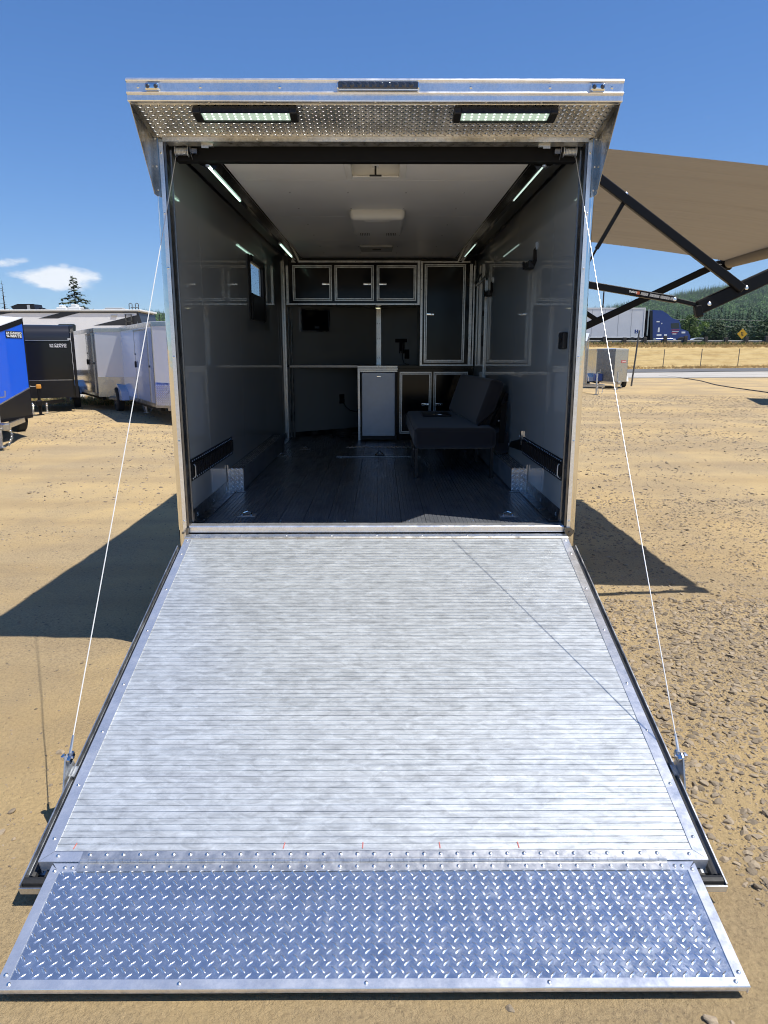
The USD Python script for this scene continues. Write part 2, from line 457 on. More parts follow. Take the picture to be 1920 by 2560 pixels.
def leaf_mat(name, a, b, vs=0.6, trans=0.25, rand=0.25):
    MAT[name] = usdkit.material(stage, '/World/Looks/' + name, {
        'tc': ('texture_coordinate', {}), 'n': ('noise_texture', {'scale': vs, 'detail': 3.0}), 'r': ('rgb_ramp', {'ramp': [(0, a), (0.35, a), (0.65, b), (1, b)]}),
        'oi': ('object_info', {}), 'rm': ('map_range', {'to_min': 1 - rand, 'to_max': 1 + rand}), 'h': ('hsv', {}),
        'd': ('principled_bsdf', {'roughness': 0.65}), 't': ('translucent_bsdf', {}), 'm': ('mix_closure', {'fac': trans})},
        [('tc.object', 'n.vector'), ('n.fac', 'r.fac'), ('oi.random', 'rm.value'), ('rm.result', 'h.value'), ('r.color', 'h.color'), ('h.color', 'd.base_color'), ('h.color', 't.color'), ('d.BSDF', 'm.closure1'), ('t.BSDF', 'm.closure2')], surface='m.closure')


leaf_mat('fir_needles', (0.060, 0.088, 0.048), (0.120, 0.145, 0.072))
leaf_mat('conifer_needles', (0.026, 0.062, 0.026), (0.055, 0.108, 0.038))
leaf_mat('forest_leaves', (0.055, 0.125, 0.032), (0.130, 0.225, 0.055), 0.05, 0.3, 0.55)
leaf_mat('bright_leaves', (0.060, 0.110, 0.014), (0.115, 0.175, 0.022))
leaf_mat('dull_leaves', (0.028, 0.050, 0.018), (0.050, 0.075, 0.026))
leaf_mat('dry_grass', (0.46, 0.33, 0.145), (0.60, 0.45, 0.22), 0.8, 0.45)
leaf_mat('green_grass', (0.10, 0.13, 0.03), (0.20, 0.22, 0.06), 0.8, 0.3)

# milled planks: fine brushing along the grooves, faint large stains, short bright scuffs
MAT['ramp_aluminium'] = usdkit.material(stage, '/World/Looks/ramp_aluminium', {
    'tc': ('texture_coordinate', {}),
    'm1': ('mapping', {'scale': (3.0, 90, 90)}), 'n1': ('noise_texture', {'scale': 1.0, 'detail': 5.0, 'roughness': 0.6}),
    'm2': ('mapping', {'scale': (2.2, 5.0, 5.0)}), 'n2': ('noise_texture', {'scale': 1.6, 'detail': 8.0, 'roughness': 0.68}),
    'm3': ('mapping', {'scale': (14, 34, 34), 'rotation': (0, 0, 0.25)}), 'n3': ('noise_texture', {'scale': 1.0, 'detail': 6.0, 'roughness': 0.7, 'distortion': 0.6}),
    'r1': ('map_range', {'from_min': 0.3, 'from_max': 0.7, 'to_min': 0.97, 'to_max': 1.03}), 'r2': ('map_range', {'from_min': 0.32, 'from_max': 0.68, 'to_min': 0.975, 'to_max': 1.02}),
    'r3': ('map_range', {'from_min': 0.64, 'from_max': 0.76, 'to_min': 0.0, 'to_max': 0.09}), 'r4': ('map_range', {'from_min': 0.36, 'from_max': 0.27, 'to_min': 0.0, 'to_max': -0.07}),
    'oi': ('object_info', {}), 'ro': ('map_range', {'to_min': 0.97, 'to_max': 1.03}),
    'a': ('math', {'math_type': 'multiply'}), 'a2': ('math', {'math_type': 'multiply'}), 'b': ('math', {'math_type': 'add'}), 'c': ('math', {'math_type': 'add'}),
    'h': ('hsv', {'color': (0.545, 0.572, 0.582)}), 'rr': ('map_range', {'from_min': 0.3, 'from_max': 0.7, 'to_min': 0.33, 'to_max': 0.47}),
    'p': ('principled_bsdf', {'metallic': 0.55})},
    [('tc.object', 'm1.vector'), ('tc.object', 'm2.vector'), ('tc.object', 'm3.vector'), ('m1.vector', 'n1.vector'), ('m2.vector', 'n2.vector'), ('m3.vector', 'n3.vector'),
     ('n1.fac', 'r1.value'), ('n2.fac', 'r2.value'), ('n3.fac', 'r3.value'), ('n3.fac', 'r4.value'), ('oi.random', 'ro.value'), ('r1.result', 'a.value1'), ('r2.result', 'a.value2'), ('a.value', 'a2.value1'), ('ro.result', 'a2.value2'),
     ('a2.value', 'b.value1'), ('r3.result', 'b.value2'), ('b.value', 'c.value1'), ('r4.result', 'c.value2'), ('c.value', 'h.value'), ('h.color', 'p.base_color'), ('n1.fac', 'rr.value'), ('rr.result', 'p.roughness')], surface='p.BSDF')

# awning cloth: opaque coating underneath, some sunlight coming through the weave
MAT['awning_cloth'] = usdkit.material(stage, '/World/Looks/awning_cloth', {
    'tc': ('texture_coordinate', {}), 'mp': ('mapping', {'scale': (0.10, 6.0, 1)}), 'n': ('noise_texture', {'scale': 4.0, 'detail': 5.0, 'roughness': 0.6}), 'b': ('bump', {'strength': 0.45, 'distance': 0.03}),
    'mp2': ('mapping', {'scale': (300, 300, 300)}), 'n2': ('noise_texture', {'scale': 1.0, 'detail': 2.0}), 'r': ('rgb_ramp', {'ramp': [(0, (0.225, 0.195, 0.155)), (1, (0.32, 0.285, 0.235))]}),
    'd': ('principled_bsdf', {'roughness': 0.9, 'specular_ior_level': 0.15}), 't': ('translucent_bsdf', {}), 'm': ('mix_closure', {'fac': 0.13})},
    [('tc.object', 'mp.vector'), ('tc.object', 'mp2.vector'), ('mp.vector', 'n.vector'), ('mp2.vector', 'n2.vector'), ('n2.fac', 'r.fac'), ('n.fac', 'b.height'), ('b.normal', 'd.normal'), ('b.normal', 't.normal'), ('r.color', 'd.base_color'), ('r.color', 't.color'),
     ('d.BSDF', 'm.closure1'), ('t.BSDF', 'm.closure2')], surface='m.closure')

# dirt lot: pale tan dust, greyer gravelly patches, speckles; relief on the geometry and in the bump
MAT['dirt'] = usdkit.material(stage, '/World/Looks/dirt', {
    'g': ('geometry', {}),
    'n1': ('noise_texture', {'scale': 0.55, 'detail': 6.0, 'roughness': 0.6}), 'r1': ('rgb_ramp', {'ramp': [(0, (0, 0, 0)), (0.38, (0.05, 0.05, 0.05)), (0.60, (1, 1, 1)), (1, (1, 1, 1))]}),
    'n2': ('noise_texture', {'scale': 42.0, 'detail': 8.0, 'roughness': 0.78}), 'r2': ('rgb_ramp', {'ramp': [(0, (0.10, 0.075, 0.045)), (0.27, (0.22, 0.157, 0.078)), (0.35, (0.425, 0.31, 0.158)), (0.5, (0.495, 0.362, 0.182)), (0.72, (0.545, 0.402, 0.20)), (1, (0.61, 0.485, 0.28))]}),
    'n3': ('noise_texture', {'scale': 60.0, 'detail': 6.0, 'roughness': 0.75}), 'r3': ('rgb_ramp', {'ramp': [(0, (0.08, 0.065, 0.05)), (0.34, (0.20, 0.158, 0.105)), (0.47, (0.37, 0.282, 0.165)), (0.68, (0.46, 0.355, 0.21)), (1, (0.54, 0.46, 0.33))]}),
    'mp': ('mapping', {'scale': (0.16, 1.1, 1), 'rotation': (0, 0, 0.2)}), 'n4': ('noise_texture', {'scale': 1.3, 'detail': 5.0}), 'r4': ('rgb_ramp', {'ramp': [(0, (0.84, 0.82, 0.80)), (0.42, (0.95, 0.94, 0.93)), (0.58, (1.05, 1.05, 1.04)), (1, (1.12, 1.13, 1.14))]}),
    'v': ('voronoi_texture', {'scale': 26.0, 'feature': 'f1'}), 'rv': ('rgb_ramp', {'ramp': [(0, (1, 1, 1)), (0.10, (0.9, 0.9, 0.9)), (0.2, (0, 0, 0)), (1, (0, 0, 0))]}),
    'mx': ('mix_color', {}), 'mm': ('mix_color', {'blend_type': 'multiply', 'fac': 1.0}),
    'nb': ('noise_texture', {'scale': 45.0, 'detail': 8.0, 'roughness': 0.72}), 'b': ('bump', {'strength': 1.0, 'distance': 0.024}),
    'p': ('principled_bsdf', {'roughness': 0.95, 'specular_ior_level': 0.2})},
    [('g.position', x + '.vector') for x in ('n1', 'n2', 'n3', 'mp', 'v', 'nb')] +
    [('n1.fac', 'r1.fac'), ('n2.fac', 'r2.fac'), ('n3.fac', 'r3.fac'), ('mp.vector', 'n4.vector'), ('n4.fac', 'r4.fac'), ('r1.color', 'mx.fac'), ('r2.color', 'mx.a'), ('r3.color', 'mx.b'),
     ('mx.result', 'mm.a'), ('r4.color', 'mm.b'), ('mm.result', 'p.base_color'), ('nb.fac', 'b.height'), ('b.normal', 'p.normal')], surface='p.BSDF')
MAT['dry_bank'] = usdkit.material(stage, '/World/Looks/dry_bank', {
    'g': ('geometry', {}), 'mp': ('mapping', {'scale': (0.55, 1, 2.4), 'rotation': (0, 0.12, 0)}), 'n': ('noise_texture', {'scale': 1.0, 'detail': 9.0, 'roughness': 0.72}),
    'r': ('rgb_ramp', {'ramp': [(0, (0.22, 0.155, 0.065)), (0.38, (0.34, 0.24, 0.105)), (0.55, (0.43, 0.32, 0.15)), (1, (0.52, 0.41, 0.22))]}), 'p': ('principled_bsdf', {'roughness': 0.95, 'specular_ior_level': 0.1})},
    [('g.position', 'mp.vector'), ('mp.vector', 'n.vector'), ('n.fac', 'r.fac'), ('r.color', 'p.base_color')], surface='p.BSDF')
MAT['pane'] = usdkit.material(stage, '/World/Looks/pane', {
    't': ('transparent_bsdf', {'color': (0.70, 0.78, 0.82)}), 'g': ('glossy_bsdf', {'roughness': 0.02}), 'f': ('fresnel', {'IOR': 1.5}), 'm': ('mix_closure', {})},
    [('f.fac', 'm.fac'), ('t.BSDF', 'm.closure1'), ('g.BSDF', 'm.closure2')], surface='m.closure')

# ---------------------------------------------------------------- the setting


def S(x, a, b):
    t = np.clip((np.asarray(x, float) - a) / (b - a), 0, 1)
    return t * t * (3 - 2 * t)


def hgt(x, y):
    x, y = np.asarray(x, float), np.asarray(y, float)
    low = 0.22 * S(y, 7, 20) + 0.0035 * np.clip(y - 20, 0, 46) + 0.010 * np.clip(x - 18, 0, 40) * S(y, 38, 58)
    bank = S(y, 66.0, 70.2)
    top = 2.44 + 0.020 * np.clip(y - 88, 0, 400) - 0.25 * S(y, 76, 82)
    return low * (1 - bank) + top * bank


def near_relief(x, y):
    p = np.stack([x, y, np.zeros_like(x)], -1)
    fade = 1 - S(np.hypot(x, y), 6, 26) * 0.85
    a = 0.030 * (meshkit.fbm(p * 1.1, 4, 3) - 0.5) + 0.016 * (meshkit.fbm(p * 6, 4, 5) - 0.5)
    rough = S(x, 1.5, 3.0)
    a = a + rough * 0.016 * (meshkit.fbm(p * 13, 3, 9) - 0.5)
    calm = (1 - S(np.abs(x), 1.25, 1.55)) * (1 - S(y, 4.5, 6)) * S(y, 1.55, 1.8)
    return a * fade * (1 - 0.85 * calm) - 0.006 * calm


def spread(a, b, step, far, n):
    core = np.arange(a, b + 1e-6, step)
    g = lambda d: d * ((far / d) ** np.linspace(0, 1, n))
    return core, g(step * 1.2)


cx, gx = spread(-4.4, 6.2, 0.04, 2600, 46)
xs = np.concatenate([cx[0] - gx[::-1], cx, cx[-1] + gx])
cy = np.arange(0.9, 9.0, 0.036)
mid = 9.0 + np.cumsum(np.linspace(0.04, 0.95, 90))
mid = np.concatenate([mid[mid < 46], [46, 51, 56, 60, 64.5, 66], np.arange(66.5, 71, 0.5), [73, 76, 79, 82, 86, 90]])
ys = np.concatenate([-np.geomspace(60, 0.3, 24) + 0.9, cy, mid, np.geomspace(95, 2600, 30)])
Xg, Yg = np.meshgrid(xs, ys, indexing='ij')
ground = setting('ground', grid(np.stack([Xg, Yg, hgt(Xg, Yg) + near_relief(Xg, Yg)], -1)), 'dirt')


def sheet(name, x0, x1, y0, y1, m, lift, nx=40, ny=8, wob=0.0):
    X, Y = np.meshgrid(np.linspace(x0, x1, nx), np.linspace(y0, y1, ny), indexing='ij')
    Y = Y + wob * (meshkit.fbm(np.stack([X * 0.35, Y * 0 + 3, Y * 0], -1), 3, 4) - 0.5) * np.where((Y == Y.min()) | (Y == Y.max()), 1, 0)
    return setting(name, grid(np.stack([X, Y, hgt(X, Y) + lift], -1)), m)


sheet('road_shoulder', -120, 200, 46, 56.2, 'concrete', 0.03, 120, 6, 1.2)
sheet('frontage_road', -120, 200, 56, 64.6, 'asphalt', 0.06, 120, 6)
sheet('dry_embankment', -120, 200, 64.8, 71.5, 'dry_bank', 0.05, 160, 24, 0.5)
sheet('highway', -160, 260, 72.6, 83.5, 'asphalt', 0.05, 60, 8)
sheet('meadow', -400, 700, 84, 420, 'hill_soil', 0.05, 40, 30)

# hills
_px = np.array([-2600, -400, 0, 250, 372, 500, 950, 1440, 1520, 1585, 1690, 1800, 1920, 2300, 3200])
_py = np.array([812, 800, 800, 801, 799, 806, 806, 800, 786, 774, 755, 737, 716, 660, 700])
hx, hy = np.meshgrid(np.linspace(-2600, 3000, 150), np.concatenate([np.linspace(400, 1850, 46), np.linspace(1900, 2600, 8)]), indexing='ij')


def hill(x, y):
    top = 1.86 + (883 - np.interp(952 + x / 1757 * FPX, _px, _py)) / FPX * 1800
    t = np.clip((y - 420) / 1380, 0, 1)
    up = top * np.where(y <= 1800, t ** 1.15, 1 - 0.6 * S(y, 1800, 2600)) + 6 * (1 - t)
    p = np.stack([x * 0.004, y * 0.004, np.zeros_like(x)], -1)
    return up + (meshkit.fbm(p, 4, 8) - 0.5) * 46 * np.sin(np.pi * t) * np.clip(top / 120, 0.1, 1)


setting('hills', grid(np.stack([hx, hy, hill(hx, hy)], -1)), 'hill_soil')


def conifer(h, r, tiers, nb, seed, ragged=0.35, droop=0.25):
    g = np.random.default_rng(seed)
    v, f = [], []
    for i in range(tiers):
        t = i / tiers
        z = h * (0.10 + 0.88 * t)
        R = r * (1 - t) ** 0.8 + 0.03 * r
        a0 = g.uniform(0, 6.28)
        for k in range(nb):
            if g.random() < 0.12 * ragged * 2:
                continue
            a = a0 + k * 2 * np.pi / nb + g.normal(0, 0.2)
            L = R * (1 + g.normal(0, ragged))
            L = max(0.15 * R, min(L, 1.5 * R))
            w = 0.42 * L + 0.02 * h
            d, s = np.array([np.cos(a), np.sin(a), 0]), np.array([-np.sin(a), np.cos(a), 0])
            zz = z + g.normal(0, 0.012 * h)
            tip = d * L + [0, 0, zz - droop * L]
            mid = d * L * 0.55
            n = len(v)
            v += [[0, 0, zz + 0.02 * h], mid + s * w * 0.5 + [0, 0, zz - droop * L * 0.75], tip, mid - s * w * 0.5 + [0, 0, zz - droop * L * 0.75], d * L * 0.5 + np.array([0, 0, zz - droop * L * 0.2])]
            f += [[n, n + 1, n + 4], [n + 1, n + 2, n + 4], [n + 2, n + 3, n + 4], [n + 3, n, n + 4]]
    n = len(v)
    v += [[0.05 * r, 0, h * 0.93], [-0.03 * r, 0.05 * r, h * 0.93], [-0.03 * r, -0.05 * r, h * 0.93], [0, 0, h * 1.02]]
    f += [[n, n + 1, n + 3], [n + 1, n + 2, n + 3], [n + 2, n, n + 3]]
    return np.array(v), np.array(f)


def crown(lobes, n, size, seed):
    """Leaf clumps spread through lobes (x, y, z, rx, ry, rz)."""
    g = np.random.default_rng(seed)
    L = np.array(lobes, float)
    w = L[:, 3] * L[:, 4]; k = g.choice(len(L), n, p=w / w.sum())
    d = g.normal(size=(n, 3)); d /= np.linalg.norm(d, axis=1, keepdims=True)
    p = L[k, :3] + d * L[k, 3:] * (g.random((n, 1)) ** 0.35) * (1 + g.normal(0, 0.10, (n, 1)))
    a = d + g.normal(0, 0.7, (n, 3)); a /= np.linalg.norm(a, axis=1, keepdims=True)
    b = np.cross(a, g.normal(size=(n, 3))); b /= np.linalg.norm(b, axis=1, keepdims=True)
    c = np.cross(a, b)
    s = size * g.uniform(0.5, 1.3, (n, 1))
    v = np.stack([p - b * s, p + c * s * 0.6, p + b * s, p - c * s * 0.6], 1).reshape(-1, 3)
    i = np.arange(n)[:, None] * 4
    return v, np.vstack([i + [0, 1, 2], i + [0, 2, 3]])


def tree(name, label, foliage, fm, trunk_h, tr, loc, group, limbs=()):
    t = thing(name, label, 'tree', loc, 0, group, local=True)
    t.put('trunk', tube([(0, 0, -0.2), (0.02 * trunk_h * 0.2, 0, trunk_h * 0.5), (0, 0, trunk_h)], [tr, tr * 0.7, tr * 0.12], 8), 'bark')
    if limbs:
        t.put('limbs', cat([tube([a, b], [tr * 0.4, tr * 0.1], 5) for a, b in limbs]), 'bark')
    t.put('crown', foliage, fm, smooth=False)
    return t


# forest on the hill: one mass
protos = [(conifer(17, 3.4, 9, 7, 11), 'conifer_needles', False), (conifer(14, 3.6, 8, 7, 12), 'forest_leaves', False),
          (crown([(0, 0, 6, 4.2, 4.2, 4.6), (1.5, 1, 8.5, 3, 3, 3)], 130, 1.5, 13), 'forest_leaves', False), (crown([(0, 0, 5, 4.5, 4.0, 4), (-1.5, 1, 7.5, 2.6, 3, 3)], 120, 1.5, 14), 'forest_leaves', False)]
n = 17000
fy = 700 + 1160 * np.sqrt(rng.random(n))
fpx = np.where(rng.random(n) < 0.90, rng.uniform(1460, 2080, n), rng.uniform(330, 460, n))
fx = (fpx - 952) / FPX * fy * 0.976
keep = meshkit.noise(np.stack([fx * 0.012, fy * 0.012, fx * 0], -1), 3) > 0.10
fx, fy = fx[keep], fy[keep]; n = len(fx)
kind = np.where(meshkit.fbm(np.stack([fx * 0.006, fy * 0.006, fx * 0], -1), 3, 21) + rng.normal(0, 0.12, n) > 0.5, rng.integers(0, 2, n), rng.integers(2, 4, n))
sc = rng.uniform(0.65, 1.2, n)[:, None] * np.stack([np.ones(n), np.ones(n), rng.uniform(0.85, 1.3, n)], 1)
scatter('forest', protos, np.stack([fx, fy, hill(fx, fy) - 0.5], 1), sc, zquats(n), kind, 'dense green mixed forest covering the distant hillside', 'forest')

# conifers along the foot of the hill, one by one
belt0 = None
bg = np.random.default_rng(31)
for i in range(64):
    y = bg.uniform(300, 430); px = 1660 + i * 4.3 + bg.uniform(-5, 5)
    x = (px - 952) / FPX * y * 0.976
    s = bg.uniform(0.75, 1.25) * y / 380
    if belt0 is None:
        belt0 = tree('pine_tree', 'dark green conifer in the row at the foot of the forested hill', conifer(15, 2.7, 15, 9, 41, 0.4), 'conifer_needles', 14.5, 0.22, (x, y, float(hgt(x, y))), 'dark conifers in the row at the foot of the hill')
    else:
        copy(belt0, (x, y, float(hgt(x, y)) - 0.5), bg.uniform(0, 360), s)
lobes = [(0, 0, 3.6, 1.9, 1.9, 2.2), (0.7, 0.3, 5.2, 1.4, 1.4, 1.6), (-0.9, -0.2, 2.6, 1.3, 1.4, 1.6), (0.9, 0, 2.4, 1.2, 1.3, 1.5)]
lim = [((0, 0, 1.5), (1.2, 0.3, 4.0)), ((0, 0, 1.4), (-1.3, 0.2, 3.4)), ((0, 0, 1.8), (0.3, -1.0, 4.4))]


def at_px(px, y):
    return (px - 952) / FPX * y * 0.976


for px, y, s, lab in ((1716, 190, 1.0, 'tall yellow-green leafy tree behind the cab of the blue truck'), (1753, 200, 0.80, 'shorter yellow-green leafy tree right of the white car')):
    t = tree('leafy_tree', lab, crown(lobes, 1500, 0.26, int(px)), 'bright_leaves', 5.0, 0.16, (at_px(px, y), y, float(hgt(at_px(px, y), y)) - 0.2), None, lim)
    UsdGeom.Xformable(t.prim).AddScaleOp().Set(Gf.Vec3f(s * 1.25, s * 1.25, s * 1.15))
for px, y, s, lab in ((1782, 170, 0.95, 'round dull green bush tree nearest the white car'), (1842, 175, 0.85, 'dull green bush tree just left of the yellow sign'), (1905, 150, 0.9, 'dull green bush tree at the right edge of the picture'), (1812, 182, 0.55, 'lowest dull green bush behind the guardrail'), (1873, 185, 0.6, 'dull green bush just right of the yellow sign')):
    t = tree('bush_tree', lab, crown(lobes, 1400, 0.28, int(px)), 'dull_leaves', 5.0, 0.16, (at_px(px, y), y, float(hgt(at_px(px, y), y)) - 0.6), 'dull green bush trees beyond the highway', lim)
    UsdGeom.Xformable(t.prim).AddScaleOp().Set(Gf.Vec3f(s * 1.5, s * 1.5, s))


def big_fir(h, seed, nbr, maxr):
    """Needle sprays along separate drooping limbs, with gaps between the tiers."""
    g = np.random.default_rng(seed)
    limbs, v, f = [], [], []
    for i in range(nbr):
        t = (i + g.uniform(0, 0.8)) / nbr
        z = h * (0.16 + 0.82 * t)
        L = maxr * (1 - t) ** 0.95 * g.uniform(0.4, 1.2) + 0.08
        a = i * 2.4 + g.normal(0, 0.4)
        d = np.array([np.cos(a), np.sin(a), 0.0]); s = np.array([-d[1], d[0], 0])
        pts = [np.array([0, 0, z]) + d * L * q + np.array([0, 0, L * (0.10 * q - 0.32 * q * q + 0.14 * q ** 3)]) for q in (0, 0.35, 0.7, 1.0)]
        limbs.append(tube(pts, [0.03 + 0.015 * L, 0.02 + 0.01 * L, 0.015, 0.006], 4))
        for q in np.linspace(0.22, 1.0, max(4, int(L * 9))):
            c = np.array([0, 0, z]) + d * L * q + np.array([0, 0, L * (0.10 * q - 0.32 * q * q + 0.14 * q ** 3)])
            for k in range(3):
                b = d * g.uniform(0.15, 0.7) + s * g.choice([-1, 1]) * g.uniform(0.4, 1) + np.array([0, 0, g.normal(-0.15, 0.22)])
                b = b / np.linalg.norm(b) * g.uniform(0.14, 0.34) * (0.6 + 0.4 * (1 - t)) * (maxr / 1.8)
                w = np.cross(b, [0, 0, 1.0]); w = w / np.linalg.norm(w) * np.linalg.norm(b) * 0.32
                n = len(v)
                v += [c, c + b * 0.5 + w, c + b, c + b * 0.5 - w]; f += [[n, n + 1, n + 2], [n, n + 2, n + 3]]
    return cat(*limbs), (np.array(v), np.array(f))


def fir(label, x, y, z, h, maxr, nbr, seed):
    t = thing('fir_tree', label, 'tree', (x, y, z), 0, None, local=True)
    l, nd = big_fir(h, seed, nbr, maxr)
    t.put('trunk', tube([(0, 0, 0), (0.03, 0, h * 0.5), (0, 0, h * 0.99)], [h * 0.02, h * 0.013, 0.01], 8), 'bark')
    t.put('limbs', l, 'bark'); t.put('crown', nd, 'fir_needles', smooth=False)


fir('tall ragged fir tree standing behind the motorhome against the white cloud', -33.0, 80, 1.6, 8.5, 3.6, 76, 5)
fir('thin spired fir at the right end of the motorhome roof, nearest it', -29.9, 92, 1.6, 5.2, 2.3, 40, 6)
fir('small pointed fir showing just above the pale trailer nearest the ramp', -30.0, 100, 1.8, 5.8, 1.3, 34, 7)
fir('left one of two tiny fir tips above the air conditioner of the motorhome', -51.0, 98, 2, 9.6, 1.2, 40, 8)
fir('right one of two tiny fir tips above the air conditioner of the motorhome', -50.1, 98.5, 2, 9.4, 1.2, 40, 9)
for px, y, s, lab in ((370, 96, 0.62, 'bushy green tree at the rear corner of the motorhome'), (404, 104, 0.5, 'low green tree beside the small pointed fir')):
    t = tree('leafy_tree', lab, crown(lobes, 1300, 0.26, int(px)), 'dull_leaves', 5.0, 0.16, (at_px(px, y), y, 1.9), None, lim)
    UsdGeom.Xformable(t.prim).AddScaleOp().Set(Gf.Vec3f(s * 1.2, s * 1.2, s))

# dry grass on the embankment and under the trailers


def tuft(seed, n=9, h=0.35):
    g = np.random.default_rng(seed)
    v, f = [], []
    for k in range(n):
        a, l = g.uniform(0, 6.28), g.uniform(0.5, 1) * h
        p = np.array([g.normal(0, 0.06), g.normal(0, 0.06), 0]); d = np.array([np.cos(a), np.sin(a), 0])
        w = np.array([-d[1], d[0], 0]) * 0.012
        m = len(v)
        v += [p - w, p + w, p + d * l * 0.25 + [0, 0, l * 0.7] , p + d * l * 0.6 + [0, 0, l]]
        f += [[m, m + 1, m + 2], [m + 2, m + 1, m + 3]]
    return np.array(v), np.array(f)


tp = [(tuft(k), 'dry_grass', False) for k in range(4)]
n = 2600
gx_, gy_ = rng.uniform(17, 52, n), np.where(rng.random(n) < 0.3, 65.0, 69.6) + 1.6 * rng.random(n)
scatter('dry_grass', tp, np.stack([gx_, gy_, hgt(gx_, gy_) + 0.03], 1), rng.uniform(0.35, 0.9, n)[:, None] * np.ones(3), zquats(n, 0.08), rng.integers(0, 4, n), 'dry straw coloured grass growing over the roadside embankment', 'grass')
n = 2200
gx_, gy_ = rng.uniform(-15.5, -6.2, n), rng.uniform(23, 30.5, n)
scatter('lot_grass', [(tuft(20 + k, 8, 0.16), 'green_grass' if k == 1 else 'dry_grass', False) for k in range(3)], np.stack([gx_, gy_, hgt(gx_, gy_)], 1), rng.uniform(0.5, 1.2, n)[:, None] * np.ones(3), zquats(n, 0.1), rng.integers(0, 3, n), 'short dry grass growing under the pale trailers at left', 'grass')

# gravel: patches of stones pressed into the dirt


def pebble(seed, sub=1):
    m = trimesh.creation.icosphere(sub)
    v = np.array(m.vertices)
    g = np.random.default_rng(seed)
    v = v * (0.72 + 0.62 * meshkit.noise(v * 1.35 + seed * 3.1, seed))[:, None]
    for k in range(5):
        d = g.normal(size=3); d /= np.linalg.norm(d)
        h = v @ d; lim_ = g.uniform(0.42, 0.70)
        v = v - np.maximum(h - lim_, 0)[:, None] * d
    return v * [1, g.uniform(0.65, 0.95), g.uniform(0.42, 0.65)], np.array(m.faces)


peb = [(pebble(k, 1), 'stone', False) for k in range(6)]


def gravel(n, x0, x1, y0, y1, thr, lo, hi, seed, bias):
    g = np.random.default_rng(seed)
    x, y = g.uniform(x0, x1, n), g.uniform(y0, y1, n)
    p = np.stack([x * 0.55, y * 0.55, x * 0], -1)
    dens = meshkit.fbm(p, 4, 17) + bias(x, y)
    k = dens + g.normal(0, 0.09, n) > thr
    k &= ~((np.abs(x) < 1.32) & (y > 1.66) & (y < 9.5))
    x, y = x[k], y[k]; m = len(x)
    s = lo * (hi / lo) ** (g.random(m) ** 3.0)
    z = hgt(x, y) + near_relief(x, y) + s * g.uniform(-0.12, 0.16, m)
    return np.stack([x, y, z], 1), s[:, None] * np.stack([g.uniform(0.8, 1.3, m), g.uniform(0.8, 1.2, m), g.uniform(0.7, 1.1, m)], 1)


right = lambda x, y: 0.14 * S(x, 1.2, 2.6) - 0.18 * S(-x, 0.8, 2.0) * (1 - S(y, 7, 14))
sets = [gravel(110000, -4.4, 6.5, 1.0, 9.0, 0.545, 0.0035, 0.022, 1, right), gravel(26000, 1.2, 3.4, 1.2, 5.2, 0.56, 0.005, 0.027, 2, right),
        gravel(110000, -13, 16, 8.6, 28, 0.555, 0.008, 0.034, 3, lambda x, y: 0.05 + 0.06 * S(np.abs(x), 3, 8)), gravel(26000, -4.4, 6.0, 1.0, 8.8, 0.25, 0.0025, 0.012, 4, lambda x, y: 0.1)]
P_, S_ = np.vstack([a for a, b in sets]), np.vstack([b for a, b in sets])
scatter('gravel', peb, P_, S_, zquats(len(P_), 0.12), rng.integers(0, 6, len(P_)), 'loose brown gravel scattered in patches over the dirt lot', 'gravel')
# the stones one can pick out in the foreground
for k, (px, pz_, r) in enumerate(((-0.02, 1.575, 0.014), (0.30, 1.55, 0.024), (0.40, 1.70, 0.014), (0.70, 1.62, 0.022), (0.86, 1.60, 0.026), (0.97, 1.66, 0.021), (1.22, 1.74, 0.020), (1.36, 1.95, 0.022), (1.42, 2.35, 0.018), (1.55, 2.1, 0.024), (-1.62, 2.45, 0.018), (-1.50, 3.05, 0.021), (0.12, 1.50, 0.013), (0.62, 1.52, 0.020))):
    g = pebble(100 + k, 2)
    ground.put('stone', move((rot(g, [0, 0, 1], k * 67)[0] * r, g[1]), (px, pz_, float(near_relief(np.array(px), np.array(pz_))) + r * 0.2)), 'stone', smooth=False)
# a black hose across the lot
hxx = np.linspace(18.0, 15.0, 30)
hp = [(19.5 - 4.6 * t + 0.25 * math.sin(9 * t), 50.5 - 25.5 * t ** 0.8 + 0.15 * math.sin(17 * t), 0) for t in np.linspace(0, 1.05, 60)]
single('hose', 'thin dark hose lying across the dirt lot right of the awning', 'hose', tube([(x, y, float(hgt(x, y)) + 0.02) for x, y, _ in hp], 0.022, 6), 'rubber')

